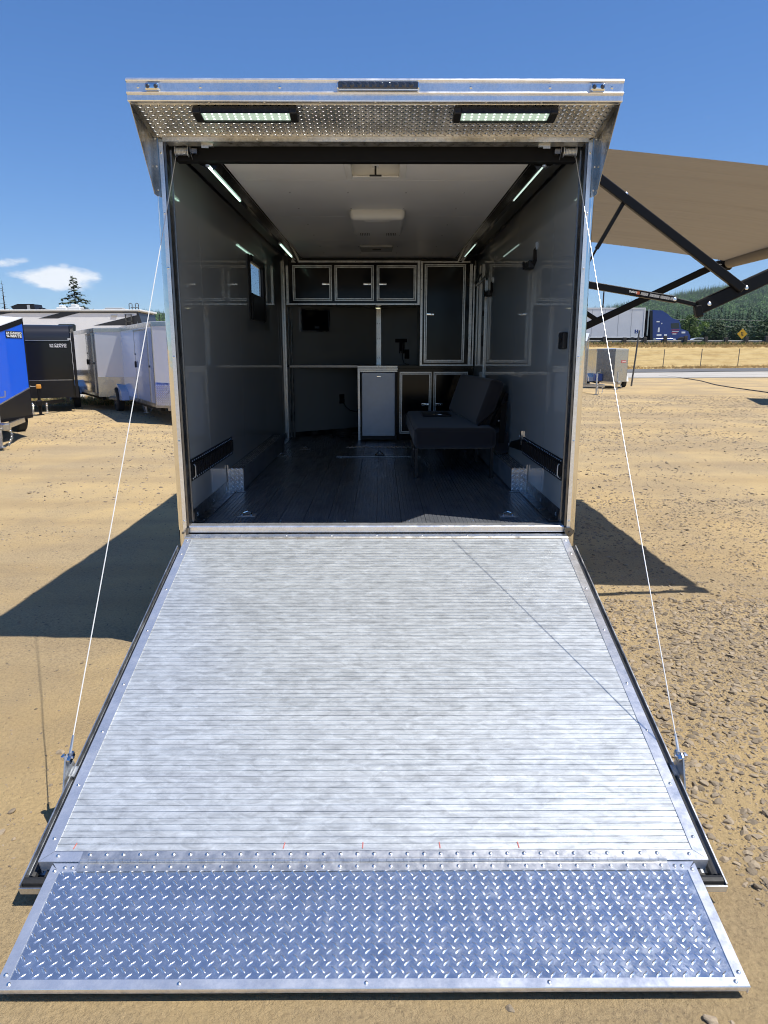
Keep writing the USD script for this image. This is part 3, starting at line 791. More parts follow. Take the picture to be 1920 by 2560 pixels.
# guardrail, wire fence, sign, poles
gr = thing('guardrail', 'grey roadside guardrail on dark wooden posts above the dry embankment', 'guardrail', (40, 72, 2.44))
for k in range(26):
    x = 12 + 2.0 * k
    z0 = float(hgt(x, 72))
    gr.put('post', box(x - 0.17, x + 0.17, 71.60, 71.84, z0 - 0.1, z0 + 1.02 + 0.08 * math.sin(k * 5), 0.03), 'weathered_wood')
w = sg.Polygon([(71.90, 2.88), (71.86, 2.93), (71.89, 3.00), (71.86, 3.07), (71.90, 3.14), (71.91, 3.14), (71.88, 3.07), (71.91, 3.00), (71.88, 2.93), (71.91, 2.88)])
gr.put('rail', extrude(w, 8, 70, 'x'), 'rail_metal')
n = 5200
gx_, gy_ = rng.uniform(14, 62, n), rng.uniform(71.2, 72.6, n)
scatter('roadside_weeds', [(tuft(40 + k, 12, 0.55), 'green_grass' if k == 2 else 'dry_grass', False) for k in range(3)], np.stack([gx_, gy_, hgt(gx_, gy_) + 0.03], 1), rng.uniform(0.5, 1.1, n)[:, None] * np.ones(3), zquats(n, 0.1), rng.integers(0, 3, n), 'dry weeds growing along the foot of the guardrail', 'weeds')
wf = thing('wire_fence', 'wire fence with thin metal posts along the foot of the dry embankment', 'fence', (30, 66, 0.6))
fz = lambda x: float(hgt(x, 66.2))
for k in range(8):
    x = 19.0 + 3.42 * k
    wf.put('post', tube([(x, 66.2, fz(x) - 0.1), (x + 0.05, 66.2, fz(x) + 1.75)], 0.035, 6), 'fence_metal')
for q in (0.35, 0.8, 1.25, 1.68):
    wf.put('wire', tube([(x, 66.2, fz(x) + q) for x in np.linspace(15, 48, 24)], 0.005, 4), 'fence_metal')
tp_ = single('tall_post', 'tall thin dark metal post beside the small silver trailer', 'post', tube([(12.42, 35.6, 0.2), (12.62, 35.6, 2.95)], [0.045, 0.04], 8), 'fence_metal')
sg_ = thing('road_sign', 'yellow diamond road warning sign with black symbol by the highway', 'sign', (at_px(1853, 88), 88, 2.4), 0, None, local=True)
sg_.put('pole', box(-0.04, 0.04, 0.02, 0.06, -0.4, 1.6), 'rail_metal')
sg_.put('panel', rot(box(-0.46, 0.46, -0.015, 0.015, -0.46, 0.46), [0, 1, 0], 45), 'sign_yellow') if False else sg_.put('panel', move(rot(box(-0.44, 0.44, -0.015, 0.0, -0.44, 0.44), [0, 1, 0], 45), (0, 0, 1.75)), 'sign_yellow')
sg_.put('symbol', cat(move(box(-0.10, -0.03, -0.022, -0.017, -0.18, 0.2), (0, 0, 1.75)), move(box(0.04, 0.11, -0.022, -0.017, -0.2, 0.16), (0, 0, 1.75)), move(box(-0.15, 0.0, -0.022, -0.017, 0.12, 0.2), (0, 0, 1.75)), move(box(0.0, 0.16, -0.022, -0.017, -0.2, -0.12), (0, 0, 1.75))), 'decal_black')
up = thing('utility_pole', 'wooden utility pole with crossarm rising behind the white truck trailer', 'pole', (at_px(1501, 150), 150, 3))
ux = at_px(1501, 150)
up.put('pole', tube([(ux, 150, 2.5), (ux, 150, 14.2)], [0.2, 0.14], 8), 'bark'); up.put('crossarm', box(ux - 2.9, ux + 0.2, 149.8, 149.95, 7.1, 7.25), 'bark')
up.put('insulator', cyl((ux - 2.6, 149.9, 7.2), (ux - 2.6, 149.9, 8.2), 0.08, 6), 'bark')
for z in (8.6, 10.3):
    q = np.linspace(0, 1, 20)
    single('power_line', f'{"lower" if z < 9 else "upper"} thin power line crossing in front of the dark conifers', 'power line', tube([(62 + 160 * a, 200, z + 0.9 - 3.0 * a * (1 - a)) for a in q], 0.05, 5), 'fence_metal')
cb = thing('parking_block', 'pale concrete parking block lying behind the black trailer', 'parking block', (-11.6, 26.6, float(hgt(-11.6, 26.6))), 12, None, local=True)
cb.put('block', extrude([(-0.10, 0), (0.10, 0), (0.07, 0.15), (-0.07, 0.15)], -1.0, 1.0, 'x'), 'white_plastic')
cb.put('stake', cat(cyl((-0.7, 0, 0.1), (-0.7, 0, 0.17), 0.015, 6), cyl((0.7, 0, 0.1), (0.7, 0, 0.17), 0.015, 6)), 'galvanised')
# the air between here and the hills
_hb = box(-3200, 3400, -90, 2800, -4, 330)
usdkit.mesh(stage, '/World/haze', _hb, usdkit.material(stage, '/World/Looks/haze', {'v': ('principled_volume', {'color': (0.80, 0.90, 1.0), 'density': 0.00005, 'anisotropy': 0.2})}, [], volume='v.volume'))
stage.GetPrimAtPath('/World/haze').SetCustomDataByKey('kind', 'stuff')
tag(stage.GetPrimAtPath('/World/haze'), 'thin pale haze in front of the forested hill', 'haze')

# ---------------------------------------------------------------- the open trailer
TR = thing('enclosed_trailer', 'large open race trailer with its silver ramp door lowered towards the viewer', 'trailer', (0, 4.23, 0))
Y0 = 4.23
# shell: sides, nose, roof, underside
for sx in (-1, 1):
    if sx < 0:   # the left side has the window opening
        g = cat(box(-1.222, -1.219, 4.272, 6.68, 0.62, 3.16), box(-1.222, -1.219, 7.90, 9.0, 0.62, 3.16), box(-1.222, -1.219, 6.68, 7.90, 0.62, 2.32), box(-1.222, -1.219, 6.68, 7.90, 2.72, 3.16))
    else:
        g = box(1.219, 1.222, 4.272, 9.0, 0.62, 3.16)
    TR.put('outer_side', g, 'white_paint', smooth=False)
    TR.put('nose_side', extrude([(sx * 1.222, 9.0), (0, 9.98), (0, 9.975), (sx * 1.218, 9.0)], 0.62, 3.16, 'z'), 'white_paint', smooth=False)
    TR.put('roof_corner', box(sx * 1.19, sx * 1.228, 3.93, 9.0, 3.10, 3.178, 0.01), 'trim_aluminium')
TR.put('roof', extrude([(-1.21, 3.93), (1.21, 3.93), (1.21, 9.0), (0, 9.97), (-1.21, 9.0)], 3.162, 3.178, 'z'), 'white_paint', smooth=False)
TR.put('underside', extrude([(-1.215, 4.24), (1.215, 4.24), (1.215, 9.0), (0, 9.9), (-1.215, 9.0)], 0.60, 0.80, 'z'), 'black_matt', smooth=False)
for sx in (-1, 1):
    arc = [(1.184 + 0.038 * math.sin(a), 4.266 - 0.038 * math.cos(a)) for a in np.linspace(0, math.pi / 2, 7)]
    pl = [(1.164, 4.30), (1.164, 4.228)] + arc + [(1.222, 4.30)]
    pl = [(sx * x, y) for x, y in pl]
    zs = np.linspace(0.56, 3.10, 34)
    # a polished corner cap, pulled slightly out of true as thin sheet is
    P = np.zeros((len(pl) - 1, len(zs), 3))
    for i, (x, y) in enumerate(pl[1:]):
        w = 0.0022 * (meshkit.fbm(np.stack([zs * 2.1, zs * 0 + i * 0.15, zs * 0 + sx], -1), 3, 6) - 0.5) * (1 if i > 1 else 0.2)
        P[i] = np.stack([x + sx * w, y - w, zs], -1)
    v, f = grid(P)
    TR.put('corner_post', (v, f if sx < 0 else f[:, ::-1]), 'mirror_steel', smooth=True)
    TR.put('post_face', box(sx * 1.1635, sx * 1.1855, 4.2252, 4.2278, 0.57, 2.985), 'trim_aluminium', smooth=False)
    TR.put('post_screws', cat(*[rivet((sx * 1.176, 4.2252, z), (0, -1, 0), 0.007, 0.004) for z in (0.86, 1.35, 1.84, 2.33, 2.62, 2.93)]), 'screw_head', kind='stuff')
    TR.put('jamb', box(sx * 1.150, sx * 1.1625, 4.233, 4.33, 0.80, 2.99), 'kick_metal', smooth=False)
    TR.put('jamb_edge', box(sx * 1.146, sx * 1.150, 4.325, 4.335, 0.83, 2.97), 'cabinet_trim', smooth=False)

# visor: front extrusion with two ribs, tread plate underneath, side wings
prof = [(3.862, 3.078), (3.862, 3.100), (3.852, 3.104), (3.849, 3.109), (3.852, 3.114), (3.862, 3.118), (3.862, 3.155), (3.853, 3.159), (3.850, 3.165), (3.854, 3.172), (3.866, 3.178), (3.93, 3.183), (3.93, 3.178), (3.872, 3.170), (3.868, 3.085), (3.905, 3.080), (3.905, 3.074), (3.866, 3.074)]
vis = TR.put('visor', extrude(prof, -1.222, 1.222, 'x'), 'trim_aluminium')
vis.put('screws', cat(*[rivet((x, 3.862, 3.136), (0, -1, 0), 0.008, 0.005) for x in (-1.165, -0.86, -0.47, 0.47, 0.86, 1.165)] + [rivet((x, 3.885, 3.0735), (0, 0, -1), 0.006, 0.003) for x in np.linspace(-1.1, 1.1, 9)]), 'screw_head', kind='stuff')
VA, VB, VC = np.array([3.905, 3.072]), np.array([4.062, 3.044]), np.array([4.232, 3.012])


def tread(P, U, V, nu, nv, pitch, L, w, h, pv=None):
    """Raised lugs of a tread plate in the plane P + u U + v V, two slants in turn."""
    U, V = np.asarray(U, float), np.asarray(V, float); N = np.cross(U, V)
    vs, fs = [], []
    for i in range(nu):
        for j in range(nv):
            for k in (0, 1):
                u, v = (i + 0.5 * k + 0.25) * pitch, (j + 0.5 * k + 0.25) * (pv or pitch)
                if u > nu * pitch or v > nv * (pv or pitch):
                    continue
                a = math.radians(45) if k == 0 else math.radians(-45)
                d = U * math.cos(a) + V * math.sin(a); s = np.cross(N, d)
                c = np.asarray(P) + u * U + v * V
                n = len(vs)
                vs += [c - d * L / 2, c - d * L * .22 - s * w / 2, c + d * L * .22 - s * w / 2, c + d * L / 2, c + d * L * .22 + s * w / 2, c - d * L * .22 + s * w / 2,
                       c - d * L * .27 + N * h * .8, c - d * L * .1 - s * w * .2 + N * h, c + d * L * .1 - s * w * .2 + N * h, c + d * L * .27 + N * h * .8, c + d * L * .1 + s * w * .2 + N * h, c - d * L * .1 + s * w * .2 + N * h]
                for q in range(6):
                    r = (q + 1) % 6
                    fs += [[n + q, n + r, n + 6 + r], [n + q, n + 6 + r, n + 6 + q]]
                fs += [[n + 6, n + 7, n + 8], [n + 6, n + 8, n + 9], [n + 6, n + 9, n + 10], [n + 6, n + 10, n + 11]]
    return np.array(vs), np.array(fs)


for (a, b) in ((VA, VB), (VB, VC)):
    pl = [(a[0], a[1]), (b[0] - 0.001, b[1]), (b[0] - 0.001, b[1] + 0.004), (a[0], a[1] + 0.004)]
    p = TR.put('visor_panel', extrude(pl, -1.208, 1.208, 'x'), 'visor_plate', smooth=False)
    d = (b - a) / np.linalg.norm(b - a)
    # seen from below: u along -x so that the lugs rise downwards
    U, V = np.array([-1.0, 0, 0]), np.array([0, d[0], d[1]])
    if np.cross(U, V)[2] > 0:
        U = -U
    u0 = 1.205 if U[0] < 0 else -1.205
    p.put('tread_lugs', tread(np.array([u0, a[0], a[1] - 0.0005]), U, V, 60, 4, 0.040, 0.030, 0.0085, 0.0026), 'visor_lugs', smooth=50, kind='stuff')
TR.put('header_trim', extrude([(4.226, 3.012), (4.226, 2.988), (4.30, 2.983), (4.30, 2.99), (4.232, 2.994), (4.232, 3.012)], -1.165, 1.165, 'x'), 'worn_aluminium')
TR.put('header_screws', cat(*[rivet((x, 4.2255, 3.0), (0, -1, 0), 0.006, 0.004) for x in np.linspace(-1.08, 1.08, 6)]), 'screw_head', kind='stuff')
for sx in (-1, 1):
    cur = [(3.868, 3.072), (3.92, 3.015), (3.985, 2.945), (4.06, 2.86), (4.13, 2.782), (4.185, 2.712), (4.224, 2.712), (4.224, 3.06), (4.2, 3.064)]
    w = TR.put('visor_wing', extrude(cur, sx * 1.214 - 0.0015, sx * 1.214 + 0.0015, 'x'), 'wing_metal', smooth=False)
    w.put('flange', cat(box(sx * 1.192, sx * 1.2125, 4.218, 4.2225, 2.708, 3.05), bar((sx * 1.200, 3.88, 3.066), (sx * 1.200, 4.215, 3.006), 0.022, 0.003)), 'wing_metal', smooth=False)
    w.put('flange_screws', cat(*[rivet((sx * 1.203, 4.218, z), (0, -1, 0), 0.006, 0.003) for z in (2.74, 2.86, 3.0)]), 'screw_head', kind='stuff')
    mk = TR.put('marker_light', rbox(sx * 1.092 - 0.037, sx * 1.092 + 0.037, 3.838, 3.862, 3.114, 3.152, 0.018, 4), 'chrome', smooth=True)
    mk.put('lens', cat(*[revolve([(0.011, 0), (0.010, 0.005), (0.006, 0.008), (0.0001, 0.009)], (sx * 1.092 + q, 3.840, 3.133), (0, -1, 0), 12) for q in (-0.02, 0.02)]), 'smoked_lens', smooth=True)
    # flood light under the visor
    fx0, ft = sx * 0.655, math.atan2(VB[1] - VA[1], VB[0] - VA[0])
    T = lambda g: rot(g, [1, 0, 0], math.degrees(ft), (0, 3.952, 3.050))
    fl = TR.put('flood_light', T(cat(box(fx0 - 0.257, fx0 + 0.257, 3.905, 3.999, 3.048, 3.058), box(fx0 - 0.262, fx0 - 0.222, 3.902, 4.002, 3.022, 3.052, 0.004), box(fx0 + 0.222, fx0 + 0.262, 3.902, 4.002, 3.022, 3.052, 0.004), box(fx0 - 0.222, fx0 + 0.222, 3.902, 3.909, 3.024, 3.052), box(fx0 - 0.222, fx0 + 0.222, 3.994, 4.002, 3.022, 3.052), *[box(fx0 - 0.25 + 0.0125 * k, fx0 - 0.245 + 0.0125 * k, 4.0, 4.007, 3.028, 3.05) for k in range(41)])), 'black_plastic', smooth=False)
    fl.put('diffuser', T(box(fx0 - 0.221, fx0 + 0.221, 3.910, 3.993, 3.032, 3.036)), 'flood_glow', smooth=False)
    fl.put('diodes', T(cat(*[box(fx0 - 0.205 + 0.0373 * k - 0.004, fx0 - 0.205 + 0.0373 * k + 0.004, 3.925 + 0.027 * j, 3.932 + 0.027 * j, 3.0295, 3.033) for k in range(12) for j in range(3)])), 'led_point', smooth=False, kind='stuff')
    # cable drum, its bracket and the small catch plate
    dr = TR.put('cable_drum', cat(cyl((sx * 1.118, 4.318, 2.962), (sx * 1.048, 4.318, 2.962), 0.021, 14), cyl((sx * 1.120, 4.318, 2.962), (sx * 1.116, 4.318, 2.962), 0.03, 14), cyl((sx * 1.050, 4.318, 2.962), (sx * 1.046, 4.318, 2.962), 0.03, 14), *[revolve([(0.021, -0.003), (0.0235, 0), (0.021, 0.003)], (sx * (1.056 + 0.008 * k), 4.318, 2.962), (1, 0, 0), 14) for k in range(8)]), 'galvanised')
    TR.put('drum_bracket', cat(extrude([(4.30, 2.99), (4.30, 2.955), (4.345, 2.925), (4.345, 2.99)], sx * 1.035 - 0.002, sx * 1.035 + 0.002, 'x'), box(sx * 1.035, sx * 1.0, 4.31, 4.345, 2.95, 2.975)), 'kick_metal', smooth=False)
    TR.put('catch_plate', cat(box(sx * 0.965, sx * 0.925, 4.272, 4.276, 2.967, 2.985), box(sx * 0.925, sx * 0.9, 4.270, 4.29, 2.976, 2.985)), 'galvanised', smooth=False)
bl = TR.put('brake_light', rbox(-0.19, 0.218, 3.836, 3.862, 3.117, 3.158, 0.02, 5), 'chrome', smooth=True)
bl.put('lens', rbox(-0.182, 0.210, 3.829, 3.842, 3.1205, 3.1545, 0.015, 4), 'smoked_lens', smooth=True)
bl.put('reflectors', cat(*[revolve([(0.013, 0), (0.007, 0.004), (0.0001, 0.005)], (-0.150 + 0.0362 * k, 3.8295, 3.137), (0, -1, 0), 8) for k in range(10)]), 'smoked_lens', smooth=False, kind='stuff')
TR.put('spring_beam', box(-1.130, 1.135, 4.348, 4.41, 2.918, 3.01, 0.004), 'black_matt')

# ceiling panels, soffits with light strips, vents
for k, (a, b) in enumerate(((4.425, 4.888), (4.892, 6.138), (6.142, 7.388), (7.392, 8.60), (8.604, 9.3))):
    P = TR.put('ceiling_panel', box(-0.93, 0.93, a, b, 2.94, 2.95), 'ceiling_laminate', smooth=False) if k else \
        TR.put('ceiling_panel', cat(box(-0.93, -0.155, a, b, 2.94, 2.95), box(0.145, 0.93, a, b, 2.94, 2.95), box(-0.155, 0.145, 4.765, b, 2.94, 2.95)), 'ceiling_laminate', smooth=False)
    if k in (1, 2, 3):
        P.put('screws', cat(*[rivet((x, y, 2.94), (0, 0, -1), 0.007, 0.003) for x in (-0.6, -0.2, 0.2, 0.6) for y in (a + 0.36, b - 0.34)]), 'screw_head', kind='stuff')
TR.put('ceiling_back', box(-1.16, 1.16, 4.34, 9.4, 3.10, 3.11), 'black_matt', smooth=False)
for sx in (-1, 1):
    so = TR.put('soffit', extrude([(sx * 0.890, 2.94), (sx * 0.925, 2.886), (sx * 0.955, 2.886), (sx * 1.148, 2.985), (sx * 1.148, 3.06), (sx * 0.898, 3.06)], 4.40, 8.66, 'y'), 'black_gloss', smooth=False)
    so.put('edge_bead', cat(bar((sx * 1.143, 4.42, 2.978), (sx * 1.143, 8.64, 2.978), 0.008, 0.012), bar((sx * 0.900, 4.42, 2.934), (sx * 0.900, 8.64, 2.934), 0.008, 0.01)), 'black_panel', smooth=False)
    for a, b in ((4.31, 5.22), (7.20, 8.12)):
        ls = so.put('led_strip', rbox(sx * 0.935, sx * 0.944, a, b, 2.880, 2.887, 0.003, 2), 'led_glow', smooth=True)
        ls.put('end_cap', cat(revolve([(0.012, 0), (0.012, 0.008), (0.006, 0.012), (0.0001, 0.012)], (sx * 0.94, a - 0.018, 2.886), (0, 0, -1), 10), revolve([(0.009, 0), (0.009, 0.006), (0.0001, 0.008)], (sx * 0.94, b + 0.012, 2.886), (0, 0, -1), 10)), 'galvanised')
rv = TR.put('roof_vent', cat(box(-0.19, -0.15, 4.43, 4.80, 2.928, 2.940, 0.003), box(0.14, 0.18, 4.43, 4.80, 2.928, 2.940, 0.003), box(-0.15, 0.14, 4.755, 4.80, 2.928, 2.940, 0.003), box(-0.155, -0.15, 4.43, 4.76, 2.94, 3.05), box(0.14, 0.145, 4.43, 4.76, 2.94, 3.05), box(-0.15, 0.14, 4.76, 4.765, 2.94, 3.05), box(-0.155, 0.145, 4.34, 4.765, 3.05, 3.055)), 'white_plastic', smooth=False)
rv.put('fan', cat(*[rot(box(-0.135, -0.02, 4.49, 4.56, 3.0, 3.003), [0, 0, 1], q * 72, (-0.005, 4.525, 3.0)) for q in range(5)]), 'black_plastic', smooth=False)
rv.put('crank_bar', cat(box(-0.14, 0.13, 4.55, 4.575, 2.962, 2.972), box(-0.025, 0.015, 4.52, 4.60, 2.945, 2.975)), 'white_plastic', smooth=False)
rv.put('crank_handle', cat(cyl((-0.005, 4.565, 2.96), (-0.005, 4.565, 2.895), 0.006, 8), rbox(-0.042, 0.032, 4.558, 4.572, 2.888, 2.898, 0.004, 2)), 'black_plastic')
ac = TR.put('air_conditioner', rbox(-0.215, 0.215, 5.83, 6.62, 2.865, 2.96, 0.04, 5), 'white_plastic', smooth=True)
ac.put('grille', cat(*[box(-0.15 + 0.0145 * k, -0.143 + 0.0145 * k, 6.45, 6.58, 2.8635, 2.8665) for k in range(6)], *[box(0.075 + 0.0145 * k, 0.082 + 0.0145 * k, 6.45, 6.58, 2.8635, 2.8665) for k in range(6)]), 'black_plastic', smooth=False)
ac.put('cover_panel', box(-0.10, 0.10, 5.88, 6.12, 2.8615, 2.8655, 0.002), 'white_plastic')
hv = TR.put('ceiling_register', rbox(-0.185, 0.150, 7.68, 8.03, 2.918, 2.945, 0.012, 3), 'grey_plastic', smooth=True)
hv.put('slot', box(-0.06, 0.03, 7.80, 7.86, 2.915, 2.919), 'black_plastic', smooth=False)
# wall panels, kick plates
seams = (4.331, 4.888, 6.140, 7.390, 8.96)
for sx in (-1, 1):
    for a, b in zip(seams[:-1], seams[1:]):
        a, b = a + 0.0015, b - 0.0015
        X = (sx * 1.150, sx * 1.165)
        if sx < 0 and a > 6 and b < 7.5:
            g = cat(box(*X, a, 6.68, 0.80, 3.06), box(*X, 7.27, b, 0.80, 3.06), box(*X, 6.68, 7.27, 0.80, 2.39), box(*X, 6.68, 7.27, 2.66, 3.06))
        else:
            g = box(*X, a, b, 0.80, 3.06)
        TR.put('wall_panel', g, 'wall_laminate', smooth=False)
    kp = TR.put('kick_plate', extrude([(sx * 1.149, 0.822), (sx * 1.149, 0.905), (sx * 1.145, 0.905), (sx * 1.139, 0.834), (sx * 1.085, 0.829), (sx * 1.085, 0.822)], 4.34, 8.95, 'y'), 'kick_metal', smooth=False)
    kp.put('screws', cat(*[rivet((sx * 1.142 - sx * 0.012 * i, y + 0.012 * j, 0.865 - 0.012 * abs(i + j)), (-sx, 0, 0), 0.006, 0.004) for y in (4.42, 4.86, 5.28) for i, j in ((0, -1), (0, 1), (0, 0))] + [rivet((sx * 1.10, y, 0.829), (0, 0, 1), 0.006, 0.003) for y in np.arange(4.4, 8.9, 0.3)]), 'screw_head', kind='stuff')
    # wheel box
    wb = TR.put('wheel_box', box(sx * 1.032, sx * 1.148, 5.372, 7.75, 0.83, 0.992, 0.003), 'floor_extrusion')
    U = np.array([1.0, 0, 0])
    pl = wb.put('front_plate', cat(box(sx * 1.026, sx * 1.144, 5.366, 5.371, 0.83, 1.0), box(sx * 1.01, sx * 1.148, 5.345, 5.368, 0.8225, 0.827), box(sx * 1.136, sx * 1.146, 5.355, 5.366, 0.83, 1.03)), 'tread_plate', smooth=False)
    wb.put('tread_lugs', tread(np.array([min(sx * 1.03, sx * 1.135), 5.366, 0.836]), U, np.array([0, 0, 1.0]), 3, 5, 0.034, 0.026, 0.0075, 0.002), 'tread_lugs', smooth=50, kind='stuff')
    wb.put('top_ribs', cat(*[box(sx * (1.045 + 0.02 * k), sx * (1.053 + 0.02 * k), 5.38, 7.74, 0.991, 0.9955) for k in range(5)]), 'worn_aluminium', smooth=False)
    # tie-down track
    et = TR.put('tie_down_track', cat(box(sx * 1.135, sx * 1.149, 4.345, 5.575, 1.112, 1.196, 0.002), box(sx * 1.143, sx * 1.149, 4.345, 5.575, 1.086, 1.112), box(sx * 1.143, sx * 1.149, 4.345, 5.575, 1.196, 1.220)), 'black_matt')
    et.put('slots', cat(*[box(sx * 1.130, sx * 1.136, 4.375 + 0.05 * k, 4.395 + 0.05 * k, 1.120, 1.188) for k in range(24)]), 'black_plastic', smooth=False, kind='stuff')
    et.put('screws', cat(*[rivet((sx * 1.143, 4.365 + 0.0505 * k, z), (-sx, 0, 0), 0.0055, 0.004) for k in range(24) for z in (1.099, 1.208)]), 'screw_head', kind='stuff')
    et.put('end_hook', tube([(sx * 1.132, 4.36, 1.19), (sx * 1.122, 4.355, 1.18), (sx * 1.122, 4.355, 1.12), (sx * 1.132, 4.36, 1.105)], 0.004, 6), 'galvanised')
# floor planks along the trailer
fl = TR.put('floor', box(-1.148, 1.148, 4.31, 9.35, 0.79, 0.806), 'black_matt', smooth=False)


def plank_profile(w, n, t, gw, gd):
    """Outline (across, height) of an extruded plank with n ribs."""
    pts, step = [(0, -t), (0, -gd)], w / n
    pts = [(0.0, -t), (0.0, 0.0)]
    for k in range(1, n):
        a = k * step
        pts += [(a - gw / 2, 0), (a - gw * 0.42, -gd), (a + gw * 0.42, -gd), (a + gw / 2, 0)]
    return pts + [(w, 0.0), (w, -t)]


pw = 2.19 / 14
pp = plank_profile(pw - 0.003, 6, 0.014, 0.004, 0.0022)
for k in range(14):
    x = -1.095 + k * pw
    fl.put('floor_plank', extrude([(x + a, 0.820 + b + 0.0007 * math.sin(k * 7.1)) for a, b in pp], 4.312, 9.30, 'y'), 'floor_extrusion', smooth=False)
fl.put('floor_screws', cat(*[rivet((x, y, 0.821), (0, 0, 1), 0.005, 0.003) for y in (4.40, 6.1, 7.75) for x in np.linspace(-1.02, 1.02, 6)]), 'screw_head', kind='stuff')
th = TR.put('threshold', extrude([(4.236, 0.786), (4.236, 0.818), (4.242, 0.826), (4.308, 0.828), (4.312, 0.815), (4.25, 0.80), (4.25, 0.786)], -1.155, 1.155, 'x'), 'trim_aluminium')
hc = TR.put('hinge_channel', extrude([(4.158, 0.735), (4.158, 0.770), (4.166, 0.776), (4.224, 0.779), (4.226, 0.735)], -1.16, 1.16, 'x'), 'worn_aluminium')
hc.put('channel_screws', cat(*[rivet((x, 4.195, 0.778), (0, 0, 1), 0.006, 0.003) for x in np.linspace(-1.1, 1.1, 9)]), 'screw_head', kind='stuff')
for sx in (-1, 1):
    TR.put('hinge_bracket', cat(extrude([(sx * 1.150, 0.765), (sx * 1.185, 0.765), (sx * 1.203, 0.785), (sx * 1.203, 0.805), (sx * 1.185, 0.820), (sx * 1.150, 0.820)] if sx > 0 else [(sx * 1.150, 0.765), (sx * 1.150, 0.820), (sx * 1.165, 0.820), (sx * 1.165, 0.765)], 4.205, 4.222, 'y'), cyl((sx * 1.18, 4.204, 0.792), (sx * 1.18, 4.196, 0.792), 0.008, 8)), 'kick_metal')
for x, y in ((-0.852, 4.535), (0.855, 4.525), (-0.81, 7.82), (-1.0, 7.30)):
    d = TR.put('tie_down_ring', cat(box(x - 0.058, x + 0.058, y - 0.045, y + 0.055, 0.8215, 0.826, 0.002), revolve([(0.034, 0.0), (0.030, 0.003), (0.012, -0.006)], (x, y + 0.01, 0.8262), (0, 0, 1), 16)), 'galvanised')
    d.put('ring', tube([(x - 0.03, y - 0.01, 0.829), (x - 0.028, y + 0.02, 0.838), (x, y + 0.034, 0.845), (x + 0.028, y + 0.02, 0.838), (x + 0.03, y - 0.01, 0.829)], 0.005, 6), 'chrome')
ha = TR.put('floor_hatch', box(-0.43, 0.43, 7.232, 7.25, 0.8215, 0.825), 'cabinet_trim', smooth=False)
ha.put('hinge_strip', box(-0.37, 0.37, 7.985, 7.999, 0.8215, 0.8245), 'cabinet_trim', smooth=False)
ha.put('hinge_knuckles', cat(*[cyl((-0.36 + 0.045 * k, 7.979, 0.827), (-0.332 + 0.045 * k, 7.979, 0.827), 0.006, 6) for k in range(16)]), 'screw_head', kind='stuff')
ha.put('lift_ring', cat(box(-0.04, 0.06, 7.34, 7.40, 0.8215, 0.825), tube([(-0.03, 7.345, 0.829), (0.012, 7.40, 0.862), (0.052, 7.345, 0.829)], 0.006, 6)), 'black_plastic')
# nose walls, corner and centre trims
for sx in (-1, 1):
    TR.put('nose_panel', extrude([(sx * 1.150, 8.955), (sx * 0.002, 9.86), (0, 9.875), (sx * 1.165, 8.955)] if sx < 0 else [(1.150, 8.955), (1.165, 8.955), (0.001, 9.875), (0.001, 9.86)], 0.80, 3.06, 'z'), 'wall_laminate', smooth=False)
    for q, (x, y) in enumerate(((1.138, 8.935), (1.098, 8.965), (1.066, 8.99))):
        TR.put('corner_trim', rot(box(sx * x - 0.012, sx * x + 0.012, y - 0.008, y + 0.004, 0.82, 2.42 if q else 2.94, 0.002), [0, 0, 1], -sx * 38 * (q > 0), (sx * x, y, 1)), 'cabinet_trim')
    TR.put('nose_kick_plate', extrude([(sx * 1.12, 8.97), (sx * 0.03, 9.83), (sx * 0.03, 9.82), (sx * 1.12, 8.96)] if sx < 0 else [(1.12, 8.96), (1.12, 8.97), (0.03, 9.83), (0.03, 9.82)], 0.822, 0.885, 'z'), 'kick_metal', smooth=False)
ct = TR.put('centre_trim', cat(box(-0.032, 0.030, 9.795, 9.80, 1.70, 2.46), box(-0.03, -0.022, 9.79, 9.796, 1.70, 2.46), box(0.02, 0.028, 9.79, 9.796, 1.70, 2.46)), 'cabinet_trim', smooth=False)
ct.put('screws', cat(*[rivet((x, 9.795, z), (0, -1, 0), 0.006, 0.004) for z in (1.8, 2.05, 2.25) for x in (-0.018, 0.012)]), 'black_plastic', kind='stuff')
# window in the left wall, side door, hooks and switch on the right
wn = TR.put('side_window', cat(box(-1.152, -1.136, 6.60, 6.68, 2.155, 2.72, 0.006), box(-1.152, -1.112, 7.27, 7.36, 2.155, 2.72, 0.012), box(-1.150, -1.114, 6.66, 7.29, 2.66, 2.718, 0.012), box(-1.150, -1.118, 6.66, 7.29, 2.157, 2.39, 0.01), box(-1.225, -1.166, 6.665, 6.68, 2.31, 2.73), box(-1.225, -1.166, 7.90, 7.915, 2.31, 2.73), box(-1.225, -1.166, 6.68, 7.90, 2.31, 2.32), box(-1.225, -1.166, 6.68, 7.90, 2.72, 2.73)), 'black_plastic')
wn.put('window_pane', (np.array([[-1.156, 6.68, 2.39], [-1.156, 7.27, 2.39], [-1.156, 7.27, 2.66], [-1.156, 6.68, 2.66]]), np.array([[0, 1, 2], [0, 2, 3]])), 'pane', smooth=False)
dr = TR.put('side_door', box(1.136, 1.149, 7.90, 8.80, 0.83, 2.615, 0.004), 'wall_laminate')
dr.put('door_frame', cat(box(1.128, 1.149, 8.80, 8.83, 0.82, 2.64), box(1.134, 1.149, 7.875, 7.90, 0.82, 2.64), box(1.130, 1.149, 7.875, 8.83, 2.615, 2.64)), 'cabinet_trim', smooth=False)
